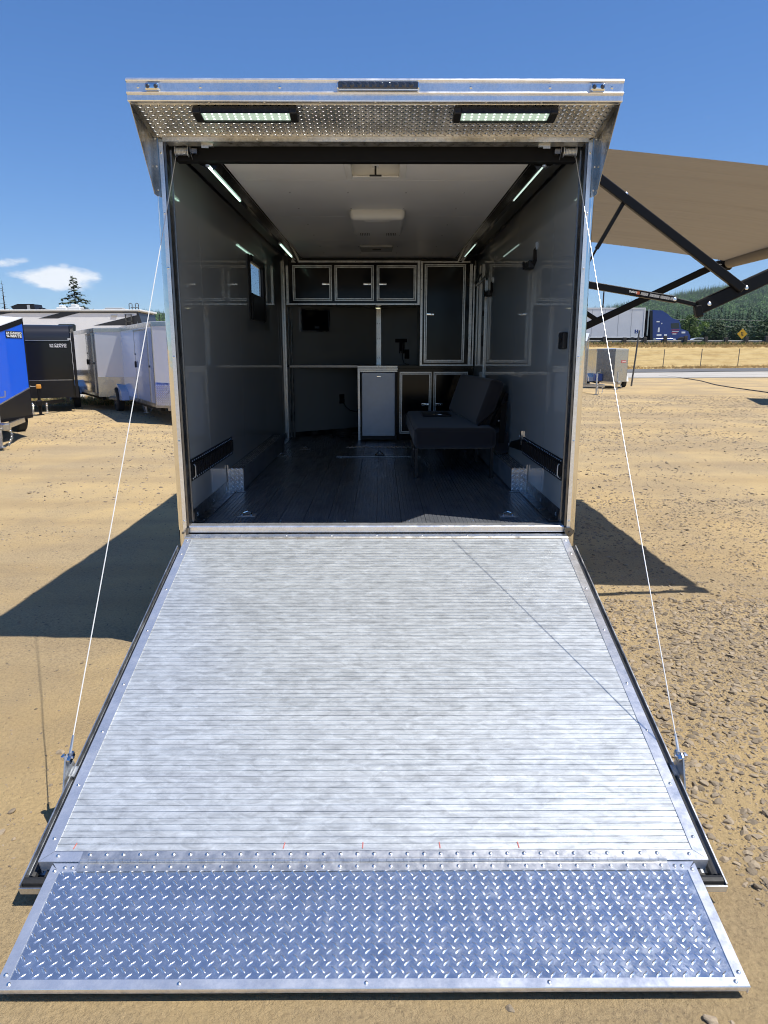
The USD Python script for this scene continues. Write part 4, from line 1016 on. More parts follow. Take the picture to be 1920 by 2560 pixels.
dr.put('door_hardware', cat(box(1.120, 1.136, 7.92, 7.97, 1.93, 2.05, 0.004), box(1.120, 1.136, 7.91, 7.95, 2.25, 2.31, 0.004), bar((1.12, 8.65, 2.66), (1.12, 8.1, 2.70), 0.012, 0.02)), 'black_plastic', smooth=False)
for y, z, k in ((5.42, 2.50, 1.0), (7.45, 2.46, 1.0)):
    hk = TR.put('wall_hook', cat(hull([(1.149, y - 0.05, z + 0.01), (1.149, y - 0.01, z + 0.115), (1.149, y + 0.01, z + 0.115), (1.149, y + 0.03, z - 0.02), (1.128, y - 0.03, z + 0.02), (1.13, y, z + 0.09), (1.128, y + 0.02, z)]), box(1.10, 1.149, y + 0.02, y + 0.16, z - 0.035, z + 0.02, 0.006), tube([(1.12, y + 0.15, z - 0.01), (1.10, y + 0.18, z - 0.02), (1.10, y + 0.2, z + 0.03)], 0.01, 6)), 'black_plastic')
    hk.put('bracket', cat(box(1.142, 1.149, y - 0.035, y - 0.02, z + 0.09, z + 0.14), box(1.142, 1.149, y + 0.0, y + 0.012, z + 0.09, z + 0.14)), 'galvanised', smooth=False)
sw = TR.put('switch_box', rbox(1.118, 1.149, 4.385, 4.495, 1.885, 1.985, 0.008, 2), 'black_plastic', smooth=True)
sw.put('toggle', box(1.110, 1.119, 4.40, 4.42, 1.92, 1.95, 0.002), 'black_matt')
pk = TR.put('puck_light', revolve([(0.042, 0), (0.042, 0.012), (0.03, 0.020), (0.0001, 0.022)], (-0.006, 8.88, 2.412), (0, 0, -1), 18), 'chrome')
pk.put('puck_lens', revolve([(0.030, 0.0), (0.022, 0.006), (0.0001, 0.008)], (-0.006, 8.88, 2.3915), (0, 0, -1), 18), 'puck_glow', smooth=True)
# running gear under the floor, mostly in the dark
for sx in (-1, 1):
    for y in (6.35, 7.25):
        wh = TR.put('wheel', revolve([(0.20, -0.10), (0.33, -0.10), (0.355, -0.07), (0.355, 0.07), (0.33, 0.10), (0.20, 0.10)], (sx * 1.10, y, 0.355), (1, 0, 0), 28), 'tyre')
        wh.put('rim', revolve([(0.0001, 0.04), (0.05, 0.05), (0.15, 0.02), (0.20, 0.09), (0.20, -0.09)], (sx * 1.10, y, 0.355), (sx, 0, 0), 20), 'alloy_wheel')
    TR.put('frame_rail', box(sx * 0.75, sx * 0.82, 4.26, 9.2, 0.48, 0.60), 'black_matt', smooth=False)

# ---------------------------------------------------------------- the ramp door, in (across, down the slope, off the surface)
dy, dz = -0.9565, -0.2918


def R(g):
    v = np.asarray(g[0], float)
    return np.stack([v[:, 0], 4.19 + v[:, 1] * dy + v[:, 2] * dz, 0.772 + v[:, 1] * dz - v[:, 2] * dy], 1), np.asarray(g[1])[:, ::-1]


LS = 2.1485
RD = TR.put('ramp_door', R(cat(box(-1.150, 1.150, 0.01, LS - 0.01, -0.064, -0.016), box(-1.16, 1.16, 0.0, 0.008, -0.03, -0.001))), 'black_matt', smooth=False)
npk = 13
rw = (2.108 - 0.034) / npk
rp = plank_profile(rw - 0.0022, 6, 0.014, 0.0030, 0.0035)
for k in range(npk):
    s0 = 0.034 + k * rw
    g = extrude([(s0 + a, b) for a, b in rp], -1.119, 1.119, 'x')      # (x, s, h)
    RD.put('ramp_plank', R((g[0] + [0, 0, 0.0006 * math.sin(k * 4.7) - 0.001], g[1])), 'ramp_aluminium', smooth=False)
for sx in (-1, 1):
    # mitred side trims, the lower corner piece and the outer skin with its rubber seal
    st = extrude([(sx * 1.160, 0.0), (sx * 1.160, LS), (sx * 1.118, LS - 0.040), (sx * 1.118, 0.034)], -0.001, 0.0022, 'z')
    RD.put('side_trim', R(cat(st, box(sx * 1.157, sx * 1.160, 0.0, LS, -0.062, -0.001))), 'trim_aluminium', smooth=False)
    RD.put('corner_trim', R(cat(extrude([(sx * 1.1585, LS), (sx * 1.015, LS), (sx * 1.015, LS - 0.039), (sx * 1.1175, LS - 0.039)], -0.001, 0.0018, 'z'), box(sx * 1.015, sx * 1.159, LS - 0.003, LS, -0.05, -0.001))), 'trim_aluminium', smooth=False)
    RD.put('outer_lip', R(cat(box(sx * 1.209, sx * 1.214, 0.03, 2.205, -0.078, -0.046), box(sx * 1.150, sx * 1.210, 0.03, 2.205, -0.078, -0.074))), 'galvanised', smooth=False)
    RD.put('rubber_seal', R(cat(tube([(sx * 1.185, s, -0.060) for s in np.linspace(0.04, 2.17, 30)], 0.015, 8))), 'rubber')
    br = RD.put('cable_bracket', R(cat(extrude([(1.67, -0.07), (1.80, -0.07), (1.725, 0.026), (1.705, 0.030), (1.69, 0.02)], sx * 1.225 - 0.003, sx * 1.225 + 0.003, 'x'), box(sx * 1.17, sx * 1.225, 1.69, 1.74, -0.062, -0.055))), 'galvanised', smooth=False)
    br.put('pin', R(cat(cyl((sx * 1.200, 1.705, 0.014), (sx * 1.250, 1.705, 0.014), 0.007, 8), cyl((sx * 1.236, 1.705, 0.014), (sx * 1.244, 1.705, 0.014), 0.013, 8), box(sx * 1.205, sx * 1.222, 1.68, 1.73, 0.0, 0.026, 0.003))), 'chrome')
    top, low = np.array([sx * 1.126, 4.335, 2.935]), np.array([sx * 1.214, 4.19 + 1.70 * dy + 0.03 * dz, 0.772 + 1.70 * dz - 0.03 * dy])
    cb_ = TR.put('ramp_cable', tube([top + (low - top) * t - np.array([0, 0, 0.018 * math.sin(math.pi * t)]) for t in np.linspace(0, 1, 16)], 0.0024, 6), 'cable_wire')
    q = (low - top) / np.linalg.norm(low - top)
    cb_.put('cable_end', tube([low - q * 0.07, low], [0.005, 0.006], 6), 'galvanised')
RD.put('end_skin', R(cat(box(-1.213, 1.213, 2.202, 2.208, -0.078, -0.056), box(-1.213, 1.213, LS, 2.206, -0.078, -0.073), tube([(-1.205, 2.185, -0.058), (1.205, 2.185, -0.058)], 0.016, 8), box(-1.14, 1.14, LS - 0.002, LS + 0.025, -0.06, -0.045))), 'rubber')
RD.put('end_lip', R(box(-1.2135, 1.2135, 2.2085, 2.2125, -0.082, -0.052)), 'galvanised', smooth=False)
RD.put('top_trim', R(cat(extrude([(-1.16, 0.0), (1.16, 0.0), (1.119, 0.033), (-1.119, 0.033)], -0.001, 0.0016, 'z'))), 'worn_aluminium', smooth=False)
hs = np.arange(-0.99, 0.991, 0.0582)
RD.put('hinge_leaf', R(box(-1.017, 1.017, 2.110, 2.141, -0.001, 0.003)), 'hinge_steel', smooth=False)
RD.put('hinge_knuckles', R(cat(*[cyl((x, 2.1462, 0.003), (x + 0.0287, 2.1462, 0.003), 0.0066, 10) for x in np.arange(-1.015, 1.0, 0.0294)])), 'hinge_steel', kind='stuff')
RD.put('hinge_screws', R(cat(*[(lambda g: (g[0], g[1][:, ::-1]))(rivet((x, 2.1235, 0.003), (0, 0, 1), 0.0075, 0.0045)) for x in hs])), 'screw_head', kind='stuff')
RD.put('trim_screws', R(cat(*[(lambda g: (g[0], g[1][:, ::-1]))(rivet((x, s, 0.0022), (0, 0, 1), 0.0072, 0.0045)) for x, s in [(sx * 1.139, s) for sx in (-1, 1) for s in (0.055, 0.20, 0.55, 0.90, 1.28, 1.56, 1.83, 2.06)] + [(x, 0.016) for x in (-1.08, -0.83, -0.42, 0.0, 0.42, 0.83, 1.08)] + [(sx * 1.10, 2.127) for sx in (-1, 1)]])), 'screw_head', kind='stuff')
for x, a in ((-1.055, 12), (-0.318, 8), (-0.040, 2), (0.232, -4), (0.510, -6)):
    RD.put('chalk_mark', R(rot(box(x - 0.0018, x + 0.0016, 2.076, 2.100, -0.0005, 0.0010), [0, 0, 1], a, (x, 2.088, 0))), 'red_mark', smooth=False)
# flap at the foot of the ramp
ey, ez = -0.9743, -0.2254


def F(g):
    v = np.asarray(g[0], float)
    return np.stack([v[:, 0], 2.127 + v[:, 1] * ey + v[:, 2] * ez, 0.139 + v[:, 1] * ez - v[:, 2] * ey], 1), np.asarray(g[1])[:, ::-1]


LF = 0.4126
FL = TR.put('ramp_flap', F(cat(box(-1.085, 1.085, 0.005, LF - 0.015, -0.012, -0.002))), 'tread_plate', smooth=False)
FL.put('tread_lugs', F((lambda g: (g[0], g[1][:, ::-1]))(tread(np.array([-1.074, 0.022, -0.002]), np.array([1.0, 0, 0]), np.array([0, 1.0, 0]), 54, 10, 0.0395, 0.0305, 0.0085, 0.0032, 0.0362))), 'tread_lugs', smooth=60, kind='stuff')
for sx in (-1, 1):
    FL.put('side_trim', F(cat(extrude([(sx * 1.108, 0.0), (sx * 1.108, LF), (sx * 1.075, LF - 0.027), (sx * 1.075, 0.026)], -0.0015, 0.0015, 'z'), box(sx * 1.105, sx * 1.108, 0, LF, -0.03, -0.0015))), 'trim_aluminium', smooth=False)
    FL.put('top_trim', F(extrude([(sx * 1.107, -0.006), (sx * 1.015, -0.006), (sx * 1.015, 0.027), (sx * 1.076, 0.027)], -0.0018, 0.0012, 'z')), 'trim_aluminium', smooth=False)
FL.put('front_trim', F(cat(extrude([(-1.108, LF), (1.108, LF), (1.075, LF - 0.026), (-1.075, LF - 0.026)], -0.0015, 0.0022, 'z'), extrude([(LF, 0.0022), (LF + 0.002, 0.0), (LF - 0.004, -0.029), (LF - 0.008, -0.029)], -1.108, 1.108, 'x'))), 'trim_aluminium', smooth=False)
FL.put('hinge_leaf', F(box(-1.02, 1.015, -0.010, 0.026, 0.0, 0.0035)), 'hinge_steel', smooth=False)
FL.put('hinge_screws', F(cat(*[(lambda g: (g[0], g[1][:, ::-1]))(rivet((x, 0.0105, 0.0035), (0, 0, 1), 0.0075, 0.0045)) for x in hs])), 'screw_head', kind='stuff')
FL.put('trim_screws', F(cat(*[(lambda g: (g[0], g[1][:, ::-1]))(rivet((x, s, 0.002), (0, 0, 1), 0.0072, 0.0045)) for x, s in [(-1.07, LF - 0.013), (-0.57, LF - 0.013), (-0.02, LF - 0.013), (0.52, LF - 0.013), (1.07, LF - 0.013), (-1.09, 0.025), (1.09, 0.025), (-1.06, 0.012), (1.06, 0.012), (-1.035, 0.012), (1.035, 0.012), (-1.091, LF - 0.04), (1.091, LF - 0.04)]])), 'screw_head', kind='stuff')

# ---------------------------------------------------------------- things standing in the trailer


def cabinet_door(parent, x0, x1, z0, z1, y, handle, label=None):
    """A black door with a double aluminium rim and a flat latch, facing the ramp."""
    d = parent.put('door', box(x0 + 0.01, x1 - 0.01, y - 0.012, y - 0.002, z0 + 0.01, z1 - 0.01), 'black_panel', smooth=False, label=label)
    fr = []
    for o, w, t in ((0.0, 0.015, 0.016), (0.019, 0.014, 0.019)):
        a, b, c, e = x0 + o, x1 - o, z0 + o, z1 - o
        fr += [box(a, b, y - t, y - 0.003, c, c + w, 0.002), box(a, b, y - t, y - 0.003, e - w, e, 0.002), box(a, a + w, y - t + 0.001, y - 0.003, c + w, e - w, 0.002), box(b - w, b, y - t + 0.001, y - 0.003, c + w, e - w, 0.002)]
    d.put('frame', cat(*fr), 'cabinet_trim')
    hx, hz = handle
    d.put('latch', cat(rbox(hx - 0.047, hx + 0.047, y - 0.024, y - 0.010, hz - 0.014, hz + 0.014, 0.006, 2), box(hx + 0.008, hx + 0.022, y - 0.027, y - 0.022, hz - 0.008, hz + 0.008)), 'chrome', smooth=True)
    return d


CY = 8.65
wc = thing('wall_cabinet', 'black three-door cabinet with aluminium rims mounted high on the front wall', 'cabinet', (-0.28, CY, 2.42))
wc.put('case', extrude([(-1.045, CY), (0.482, CY), (0.482, 9.44), (0.0, 9.80), (-0.3, 9.58), (-1.045, 8.99)], 2.432, 2.93, 'z'), 'black_panel', smooth=False)
for k, (a, b, h) in enumerate(((-1.000, -0.541, -0.612), (-0.512, -0.053, -0.130), (-0.022, 0.440, 0.049))):
    cabinet_door(wc, a, b, 2.456, 2.856, CY, (h, 2.645))
wc.put('top_trim', box(-1.01, 0.482, CY - 0.006, CY - 0.002, 2.886, 2.905), 'cabinet_trim', smooth=False)
wc.put('bottom_trim', cat(box(-1.08, 0.482, CY - 0.004, CY + 0.01, 2.412, 2.431), box(-1.075, -1.048, CY - 0.004, CY + 0.01, 2.431, 2.85), box(0.455, 0.482, CY - 0.004, CY - 0.001, 2.431, 2.886)), 'cabinet_trim', smooth=False)
wc.put('trim_screws', cat(*[rivet((x, CY - 0.006, z), (0, -1, 0), 0.005, 0.002) for x in np.linspace(-0.95, 0.42, 7) for z in (2.4215, 2.8955)]), 'black_plastic', kind='stuff')
tc = thing('tall_cabinet', 'tall black cabinet with one aluminium rimmed door in the right front corner', 'cabinet', (0.8, CY, 1.72))
tc.put('case', extrude([(0.492, CY), (1.12, CY), (1.12, 8.97), (0.492, 9.45)], 1.726, 2.93, 'z'), 'black_panel', smooth=False)
cabinet_door(tc, 0.535, 1.015, 1.752, 2.868, CY, (0.608, 2.307))
tc.put('edge_trim', cat(box(0.490, 0.516, CY - 0.006, CY - 0.002, 1.716, 2.90), box(1.062, 1.095, CY - 0.006, CY - 0.002, 1.716, 2.87), box(1.108, 1.124, CY - 0.004, CY - 0.001, 1.716, 2.85), box(0.516, 1.062, CY - 0.006, CY - 0.002, 2.884, 2.90), box(0.516, 1.124, CY - 0.0065, CY - 0.002, 1.714, 1.730)), 'cabinet_trim', smooth=False)
tc.put('trim_screws', cat(*[rivet((x, CY - 0.006, z), (0, -1, 0), 0.005, 0.002) for x in (0.503, 1.078) for z in np.linspace(1.76, 2.86, 5)]), 'black_plastic', kind='stuff')
bc = thing('base_cabinet', 'low black cabinet with long countertop, behind the grey sofa and small fridge', 'cabinet', (0.0, CY, 0.82))
bc.put('case', cat(box(0.225, 1.13, CY, 8.95, 0.86, 1.684), box(0.24, 1.13, CY + 0.05, 8.95, 0.823, 0.86)), 'black_panel', smooth=False)
for a, b, h in ((0.250, 0.634, 0.56), (0.656, 1.068, 0.73)):
    cabinet_door(bc, a, b, 0.905, 1.645, CY, (h, 1.257))
bc.put('countertop', cat(extrude([(-0.25, 8.60), (1.135, 8.60), (1.135, 8.96), (0.02, 9.84), (-0.02, 9.84), (-1.11, 8.985), (-1.11, 8.95), (-0.25, 8.95)], 1.690, 1.716, 'z')), 'black_panel', smooth=False)
bc.put('counter_edge', cat(extrude([(-1.10, 8.955), (-0.26, 8.955), (-0.26, 8.945), (-1.10, 8.945)], 1.690, 1.716, 'z'), rivet((-1.12, 8.93, 1.705), (0, -1, 0), 0.012, 0.02)), 'kick_metal', smooth=False)
fg = thing('mini_fridge', 'small grey front fridge with aluminium trim under the countertop', 'fridge', (0, 8.65, 0.82))
fg.put('body', box(-0.215, 0.215, 8.652, 9.12, 0.832, 1.655), 'black_plastic', smooth=False)
fg.put('door', rbox(-0.203, 0.197, 8.622, 8.65, 0.878, 1.637, 0.008, 2), 'fridge_door', smooth=True)
fg.put('badge', rbox(-0.022, 0.026, 8.6195, 8.623, 1.583, 1.595, 0.0015, 2), 'chrome', smooth=True)
fg.put('trim', cat(box(-0.250, 0.222, 8.598, 8.604, 1.694, 1.714), box(-0.250, 0.226, 8.604, 8.609, 1.668, 1.686), box(-0.222, 0.222, 8.636, 8.642, 1.642, 1.662), box(-0.250, -0.224, 8.634, 8.66, 0.824, 1.668)), 'cabinet_trim', smooth=False)
fg.put('trim_screws', cat(*[rivet((-0.237, 8.634, z), (0, -1, 0), 0.004, 0.002) for z in (0.86, 1.2, 1.55)] + [rivet((0.0, 8.598, 1.704), (0, -1, 0), 0.004, 0.002)]), 'black_plastic', kind='stuff')
# sofa bed
sf = thing('sofa_bed', 'dark grey folding sofa bed with raised backrest along the right wall', 'sofa', (0.65, 6.8, 0.82))
sf.put('seat', rbox(0.305, 0.995, 5.945, 7.80, 1.070, 1.250, 0.045, 5), 'sofa_cloth', smooth=True)
sf.put('seat_seam', cat(tube([(0.32, 5.947, 1.225), (0.98, 5.947, 1.225)], 0.003, 5), tube([(0.307, 5.96, 1.225), (0.307, 7.78, 1.225)], 0.003, 5)), 'sofa_back_cloth')
bk = rbox(-0.06, 0.065, 6.18, 7.85, 0.0, 0.42, 0.04, 5)
bk = rot(bk, [0, 1, 0], 19)
bk = rot((bk[0] + [0.90, 0, 1.235], bk[1]), [0, 0, 1], 3, (0.9, 6.2, 1.2))
sf.put('backrest', bk, 'sofa_cloth', smooth=True)
sf.put('back_frame', cat(bar((1.02, 6.30, 1.24), (1.13, 6.30, 1.52), 0.03, 0.03), bar((1.02, 7.4, 1.24), (1.10, 7.4, 1.52), 0.03, 0.03), bar((0.99, 6.3, 1.10), (1.13, 6.3, 1.10), 0.03, 0.04)), 'black_matt', smooth=False)
sf.put('rear_cushion', rbox(1.02, 1.146, 6.16, 7.75, 1.00, 1.190, 0.04, 4), 'sofa_cloth', smooth=True)
sf.put('strap', cat(bar((0.86, 6.13, 1.248), (1.09, 6.155, 1.44), 0.006, 0.05, (1, 0, 1)), bar((1.07, 6.15, 1.10), (1.09, 6.155, 1.46), 0.006, 0.05, (1, 0, 0))), 'black_matt', smooth=False)
for x, y in ((0.325, 5.985), (0.325, 6.62), (0.965, 5.985), (0.965, 6.95)):
    sf.put('leg', cat(bar((x, y, 0.8225), (x, y, 1.075), 0.024, 0.034, (0, 1, 0)), box(x - 0.018, x + 0.018, y - 0.02, y + 0.02, 0.822, 0.829)), 'black_plastic', smooth=False)
sf.put('side_bolts', cat(*[rivet((0.304, y, z), (-1, 0, 0), 0.006, 0.004) for y, z in ((6.05, 1.06), (6.3, 1.06), (6.6, 1.06))] + [rivet((1.045, 6.15, 1.29), (0, -1, 0), 0.007, 0.004)]), 'screw_head', kind='stuff')
tb = thing('remote_pouch', 'thin black pouch with shiny clasp lying on the sofa seat', 'pouch', (0.56, 7.2, 1.25))
tb.put('body', rbox(0.44, 0.72, 7.02, 7.42, 1.2505, 1.268, 0.008, 3), 'black_plastic', smooth=True)
tb.put('clasp', cat(rbox(0.585, 0.625, 7.03, 7.06, 1.266, 1.274, 0.003, 2), rbox(0.545, 0.56, 7.05, 7.07, 1.266, 1.272, 0.003, 2)), 'chrome', smooth=True)
# folding shelf bracket by the right track
sb = thing('folded_strap', 'black folding wall bar hooked on the wall just above the right tie-down track', 'bracket', (1.14, 5.9, 1.12))
sb.put('bar', hull([(1.148, 5.62, 1.20), (1.148, 5.62, 1.10), (1.148, 6.1, 1.07), (1.148, 6.1, 1.12), (1.13, 5.62, 1.19), (1.13, 5.62, 1.11), (1.13, 6.1, 1.075)]), 'black_matt', smooth=False)
sb.put('bolts', cat(rivet((1.13, 5.64, 1.215), (-1, 0, 0), 0.012, 0.006), rivet((1.12, 6.05, 1.10), (-1, 0, 0), 0.014, 0.006), box(1.135, 1.149, 5.61, 5.66, 1.15, 1.26)), 'screw_head', smooth=False)
# nose wall: u runs along the left or right nose panel from the side wall to the centre


def nose(u, z, off, side=-1):
    a, b = np.array([side * 1.150, 8.955]), np.array([side * 0.002, 9.86])
    d = (b - a) / np.linalg.norm(b - a)
    n = np.array([d[1], -d[0]]) if side < 0 else np.array([-d[1], d[0]])
    p = a + d * u + n * off
    return [p[0], p[1], z]


def nbox(u0, u1, z0, z1, o0, o1, side=-1):
    return hull([nose(u, z, o, side) for u in (u0, u1) for z in (z0, z1) for o in (o0, o1)])


ep = thing('access_box', 'small black square panel with pale rim and latch under the wall cabinet', 'panel', (-0.80, 9.22, 2.13))
ep.put('panel', nbox(0.24, 0.64, 2.14, 2.385, 0.001, 0.02), 'black_panel', smooth=False)
ep.put('rim', cat(nbox(0.225, 0.655, 2.385, 2.400, 0.001, 0.026), nbox(0.225, 0.655, 2.125, 2.140, 0.001, 0.026), nbox(0.225, 0.240, 2.14, 2.385, 0.001, 0.026), nbox(0.640, 0.655, 2.14, 2.385, 0.001, 0.026)), 'cabinet_trim', smooth=False)
ep.put('latch', nbox(0.43, 0.49, 2.165, 2.195, 0.02, 0.03), 'cabinet_trim', smooth=False)
ou = thing('wall_outlet', 'black wall outlet with curved cord running to the small fridge', 'outlet', (-0.5, 9.45, 1.22))
ou.put('plate', nbox(0.80, 0.875, 1.215, 1.335, 0.001, 0.012), 'black_matt', smooth=False)
ou.put('plug', nbox(0.82, 0.855, 1.235, 1.275, 0.012, 0.045), 'black_plastic', smooth=False)
ou.put('cord', tube([nose(0.84, 1.235, 0.04), nose(0.86, 1.18, 0.05), nose(0.92, 1.125, 0.07), nose(0.99, 1.105, 0.09), (-0.31, 9.30, 1.12), (-0.22, 9.15, 1.15)], 0.006, 6), 'black_plastic')
ph = thing('wall_charger', 'black wall mounted device with hanging cord above the countertop', 'charger', (0.3, 9.6, 1.7))
ph.put('head', cat(nbox(0.98, 1.135, 2.00, 2.045, 0.02, 0.07, 1), nbox(1.03, 1.09, 1.86, 2.01, 0.001, 0.04, 1)), 'black_matt', smooth=False)
ph.put('light', nbox(1.052, 1.068, 1.86, 1.885, 0.04, 0.045, 1), 'chrome', smooth=False)
ph.put('outlet_plate', nbox(0.955, 1.02, 1.79, 1.91, 0.001, 0.012, 1), 'black_matt', smooth=False)
ph.put('cord', tube([nose(1.02, 2.0, 0.05, 1), nose(1.03, 1.9, 0.05, 1), nose(1.03, 1.8, 0.05, 1), nose(1.0, 1.74, 0.06, 1), nose(0.93, 1.722, 0.1, 1), nose(0.86, 1.722, 0.14, 1)], 0.005, 6), 'black_plastic')
co = thing('power_cord_coil', 'coiled heavy black power cord lying on the floor left of the fridge', 'cord', (-0.47, 9.02, 0.82))
co.put('coil', tube([(-0.47 + (0.115 + 0.012 * math.sin(3.1 * a)) * math.cos(a), 9.02 + (0.105 + 0.010 * math.cos(2.3 * a)) * math.sin(a), 0.835 + 0.0032 * a + 0.004 * math.sin(5 * a)) for a in np.linspace(0, 2 * math.pi * 4, 130)], 0.011, 7), 'rubber')
co.put('plug', cyl((-0.36, 8.90, 0.835), (-0.32, 8.84, 0.833), 0.02, 10), 'black_plastic')

# ---------------------------------------------------------------- the awning on the right side
AW = thing('awning', 'brown fabric awning on black folding arms opened from the right side of the trailer', 'awning', (1.23, 4.8, 2.3))
u, v = np.meshgrid(np.linspace(0, 1, 50), np.linspace(0, 1, 160), indexing='ij')
ax_ = 1.236 + u * (3.90 - 1.236)
ay_ = 4.94 + v * 3.40 + 0.02 * (0.5 - v) * np.sin(np.pi * u)
az_ = 3.165 - 0.30 * u + 0.035 * np.sin(np.pi * u) + 0.030 * np.sin(np.pi * v) * u - 0.012 * np.cos(2 * np.pi * v) * np.sin(np.pi * u) + 0.055 * (1 - 0.6 * v) * (meshkit.fbm(np.stack([u * 1.0 + v * 1.5, v * 26, u * 0], -1), 3, 2) - 0.5) * np.sin(np.pi * np.clip(u * 1.02, 0, 1)) ** 0.5
Pn = np.stack([ax_, ay_, az_], -1)
a_, b_ = grid(Pn), grid(Pn + [0, 0, 0.004])
AW.put('fabric', (a_[0], a_[1]), 'awning_cloth', smooth=True)
AW.put('wall_rail', box(1.224, 1.245, 4.90, 8.40, 3.150, 3.185, 0.004), 'awning_black')
AW.put('roller', cat(cyl((3.91, 4.9, 2.845), (3.91, 8.36, 2.845), 0.040, 18)), 'awning_black')
AW.put('rolled_fabric', tube([(3.91, y, 2.845) for y in np.linspace(4.96, 8.30, 3)], 0.056, 22), 'awning_cloth')
for y, y2 in ((4.80, 4.9), (8.38, 8.36)):
    AW.put('roller_head', cat(box(3.84, 3.975, min(y - 0.03, y2), max(y + 0.03, y2 - 0.0), 2.775, 2.905, 0.02), box(3.79, 3.86, y - 0.03, y + 0.03, 2.78, 2.84, 0.01)), 'awning_black')
    k = (y - 0.0) / 4.8
    sc_ = lambda X, Z: (0.025 + (X - 0.025) * (1.0 if y < 6 else 1.0), y, Z)
    if y < 6:
        e, j, top = (2.100, y, 2.150), (2.345, y, 2.268), (1.265, y, 3.020)
        AW.put('outer_arm', cat(bar((2.095, y, 2.148), (3.86, y, 2.86 + 0.09), 0.045, 0.088, c=0.006), bar((2.088, y, 2.17), (2.11, y, 2.09), 0.05, 0.05, c=0.01)), 'awning_black')
        AW.put('upper_arm', bar(top, (2.36, y - 0.03, 2.262), 0.040, 0.056, c=0.006), 'awning_black')
        low = AW.put('lower_arm', cat(bar((1.25, y, 2.312), (1.945, y, 2.199), 0.036, 0.043, c=0.004), bar((1.93, y + 0.005, 2.202), (2.12, y + 0.005, 2.160), 0.024, 0.026, c=0.003)), 'awning_black')
        d = np.array([1.945 - 1.25, 0, 2.199 - 2.312]); d /= np.linalg.norm(d); n_ = np.array([-d[2], 0, d[0]])
        at_ = lambda X: np.array([X, y - 0.0185, 2.312 + (X - 1.25) * d[2] / d[0]])
        for a, b, m in ((1.677, 1.700, 'sticker_orange'), (1.708, 1.755, 'sticker_grey'), (1.766, 1.829, 'sticker_grey'), (1.836, 1.897, 'sticker_grey'), (1.902, 1.925, 'sticker_grey')):
            low.put('sticker', bar(at_(a), at_(b), 0.001, 0.018), m, smooth=False)
        low.put('lettering', text('Solera', 0.013, at_(1.630) - n_ * 0.004, d, n_, 0.0008), 'decal_white', smooth=False)
        AW.put('gas_strut', cat(bar((1.566, y, 2.800), (1.408, y, 2.512), 0.024, 0.024, (0, 1, 0), 0.004), cyl((1.408, y, 2.512), (1.285, y, 2.285), 0.007, 8)), 'awning_black')
        AW.put('bolt', cat(*[revolve([(0.013, 0), (0.013, 0.004), (0.008, 0.008), (0.0001, 0.008)], (X, y - o, Z), (0, -1, 0), 14) for X, Z, o in ((1.566, 2.835, 0.02), (2.385, 2.272, 0.024), (1.930, 2.2022, 0.019), (2.155, 2.172, 0.024))]), 'screw_head', kind='stuff')
        AW.put('wall_arm', box(1.223, 1.262, y - 0.035, y + 0.035, 1.55, 3.10, 0.005), 'awning_black')
    else:
        AW.put('outer_arm', cat(bar((2.30, y, 2.128), (3.84, y, 2.848), 0.045, 0.075, c=0.006)), 'awning_black')
        AW.put('upper_arm', bar((1.26, y, 2.98), (2.50, y, 2.225), 0.04, 0.05, c=0.006), 'awning_black')
        AW.put('lower_arm', bar((1.25, y, 2.27), (2.32, y, 2.135), 0.03, 0.036, c=0.004), 'awning_black')
        AW.put('wall_arm', box(1.223, 1.262, y - 0.035, y + 0.035, 1.55, 3.10, 0.005), 'awning_black')

# ---------------------------------------------------------------- vehicles around the lot


def at(px, py, Y):
    """The point at distance Y (along the lot) on the line of sight through a point of the photograph."""
    c, s = math.cos(math.radians(12.6)), math.sin(math.radians(12.6))
    b = (1280 - py) / FPX
    fy, z = c + b * s, b * c - s
    a = (px - 960) / FPX
    cyw, syw = math.cos(math.atan(8 / FPX)), math.sin(math.atan(8 / FPX))
    rx, ry = a * cyw + fy * syw, -a * syw + fy * cyw
    return np.array([0.025 + rx * Y / ry, Y, 1.86 + z * Y / ry])


def wheel(t, x, y, r, w, side, spokes=6):
    """A tyre with rim and spokes; side: +1 or -1, the face that shows."""
    wh = t.put('wheel', revolve([(r * 0.6, -w / 2), (r * 0.92, -w / 2), (r, -w * 0.36), (r, w * 0.36), (r * 0.92, w / 2), (r * 0.6, w / 2)], (x, y, r), (1, 0, 0), 28), 'tyre')
    wh.put('rim', revolve([(0.0001, w * 0.2), (r * 0.3, w * 0.2), (r * 0.52, w * 0.05), (r * 0.6, w * 0.47), (r * 0.63, w * 0.5)], (x, y, r), (side, 0, 0), 28), 'alloy_wheel')
    wh.put('spokes', cat(*[rot(box(x + side * w * 0.25, x + side * w * 0.42, y - r * 0.045, y + r * 0.045, r + r * 0.08, r + r * 0.58), [1, 0, 0], k * 360 / spokes, (x, y, r)) for k in range(spokes)], revolve([(r * 0.13, 0), (r * 0.11, w * 0.1), (0.0001, w * 0.12)], (x + side * w * 0.36, y, r), (side, 0, 0), 12)), 'grey_metal')


def fender(t, x0, x1, y, r, tail, m):
    """A wheel arch with a skirt in front; the opening shows the wheel."""
    a = np.linspace(0, np.pi, 22)
    outer = [(y + (r + 0.10) * np.cos(q), r + (r + 0.10) * np.sin(q)) for q in a]
    poly = sg.Polygon(outer).union(sg.Polygon([(y, r + r + 0.10), (y + r + tail * 0.75, r + r * 0.72), (y + r + tail, r + 0.02), (y, r)])).difference(sg.Point(y, r).buffer(r + 0.035, 24))
    poly = max(getattr(poly, 'geoms', [poly]), key=lambda q: q.area)
    t.put('fender', extrude(poly, x0, x1, 'x'), m, smooth=35)


